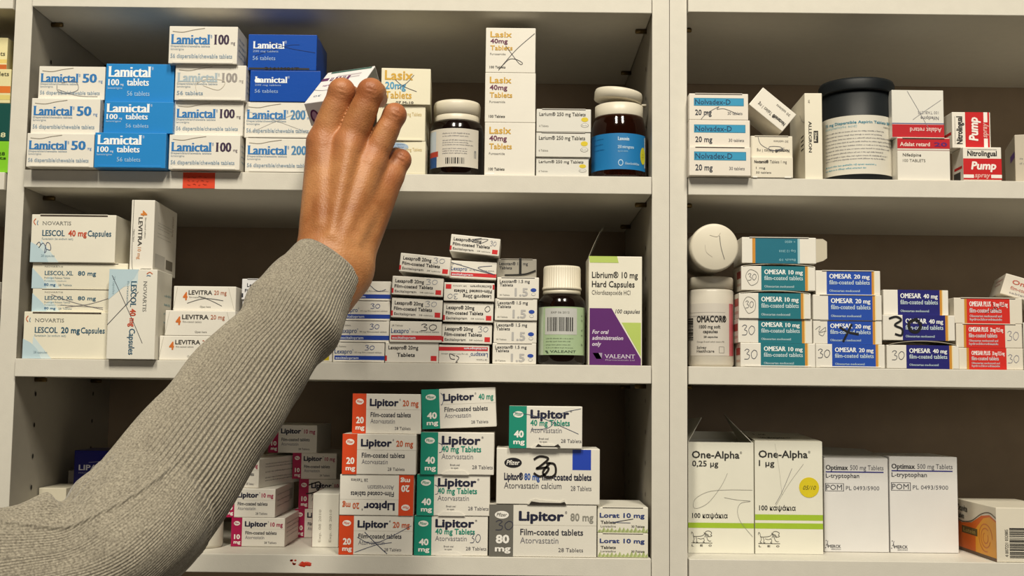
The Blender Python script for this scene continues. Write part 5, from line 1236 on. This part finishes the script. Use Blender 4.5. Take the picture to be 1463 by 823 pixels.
disp += .0012 * bump1(pc, 6.1 + .3 * np.sin(tt), .35) + .0009 * np.sin(pc * 3.1 + 1.5 * np.sin(tt * 2)) * bump1(pc, 7, 1.6)
disp += .0007 * bump1(pc, seam + .06, .06) - .0004 * bump1(pc, seam - .10, .08)                                       # seam ridge
up = 1 - ribmask
fold = 0
for (k1, k2, ph, am, pw) in ((2.2, 1, .3, .0042, 2), (3.1, -2, 1.9, .0032, 2), (1.3, 3, 4.0, .0036, 3), (4.3, 2, 2.5, .0018, 2)):
    fold = fold + am * (np.abs(np.sin(.5 * (pc * k1 + tt * k2 + ph + .8 * np.sin(tt * 1 + pc)))) ** pw * 2 - 1)
disp += up * fold * np.clip((pc - 9.0) / 1.6, 0, 1) * .65
def wrap(a): return (a + np.pi) % (2 * np.pi) - np.pi
disp += up * .0017 * bump1(wrap(tt - .16 * (pc - 9.2)), 0, .028)
disp -= up * .0016 * bump1(wrap(tt - .98), 0, .05)
disp += up * .0012 * bump1(wrap(tt - .82), 0, .09)                      # stitched line along the upper arm
disp += up * .00012 * np.cos(tt * 156)
rad = Rr[:, None] + disp
flat = 1 - .10 * (np.cos(tt) ** 2)
Pt = C[:, None, :] + (N[:, None, :] * (co[None, :, None] * (rad * flat)[..., None]) + B[:, None, :] * (si[None, :, None] * rad[..., None]))
# lip turned inside at the cuff, closed end at the shoulder side
rings = [Pt[i] for i in range(len(C))]
def ring(i, dr, ds): return C[i] + Tn[i] * ds + N[i] * (co[:, None] * ((Rr[i] + dr) * flat[i])[:, None]) + B[i] * (si[:, None] * (Rr[i] + dr))
rings = [ring(20, -.0045, 0), ring(2, -.0038, 0), ring(0, -.0034, -.0008), ring(0, -.0016, -.0018)] + rings
ars = [arc[20], arc[2], 0, 0] + list(arc)
VV = np.concatenate(rings); nr = len(rings)
me = bpy.data.meshes.new('sweater_sleeve')
fa = []
for i in range(nr - 1):
    k = np.arange(NT); k2 = (k + 1) % NT
    fa.append(np.stack([i * NT + k, i * NT + k2, (i + 1) * NT + k2, (i + 1) * NT + k], 1))
FQ = np.concatenate(fa)
me.from_pydata((VV - np.array(person.location)).tolist(), [], FQ.tolist() + [list(range((nr - 1) * NT, nr * NT))])
ul = me.uv_layers.new(name='knit')
li = np.empty(len(me.loops), np.int32); me.loops.foreach_get('vertex_index', li)
uu = np.empty((len(li), 2), np.float32); uu[:, 0] = np.array(ars)[li // NT]; uu[:, 1] = (li % NT) / NT * .25
ul.data.foreach_set('uv', uu.ravel())
me.polygons.foreach_set('use_smooth', [True] * len(me.polygons)); me.update()
me.materials.append(KNIT)
so = bpy.data.objects.new('sweater_sleeve', me); COL.objects.link(so); so.parent = person
so['label'] = 'grey ribbed knit sleeve'
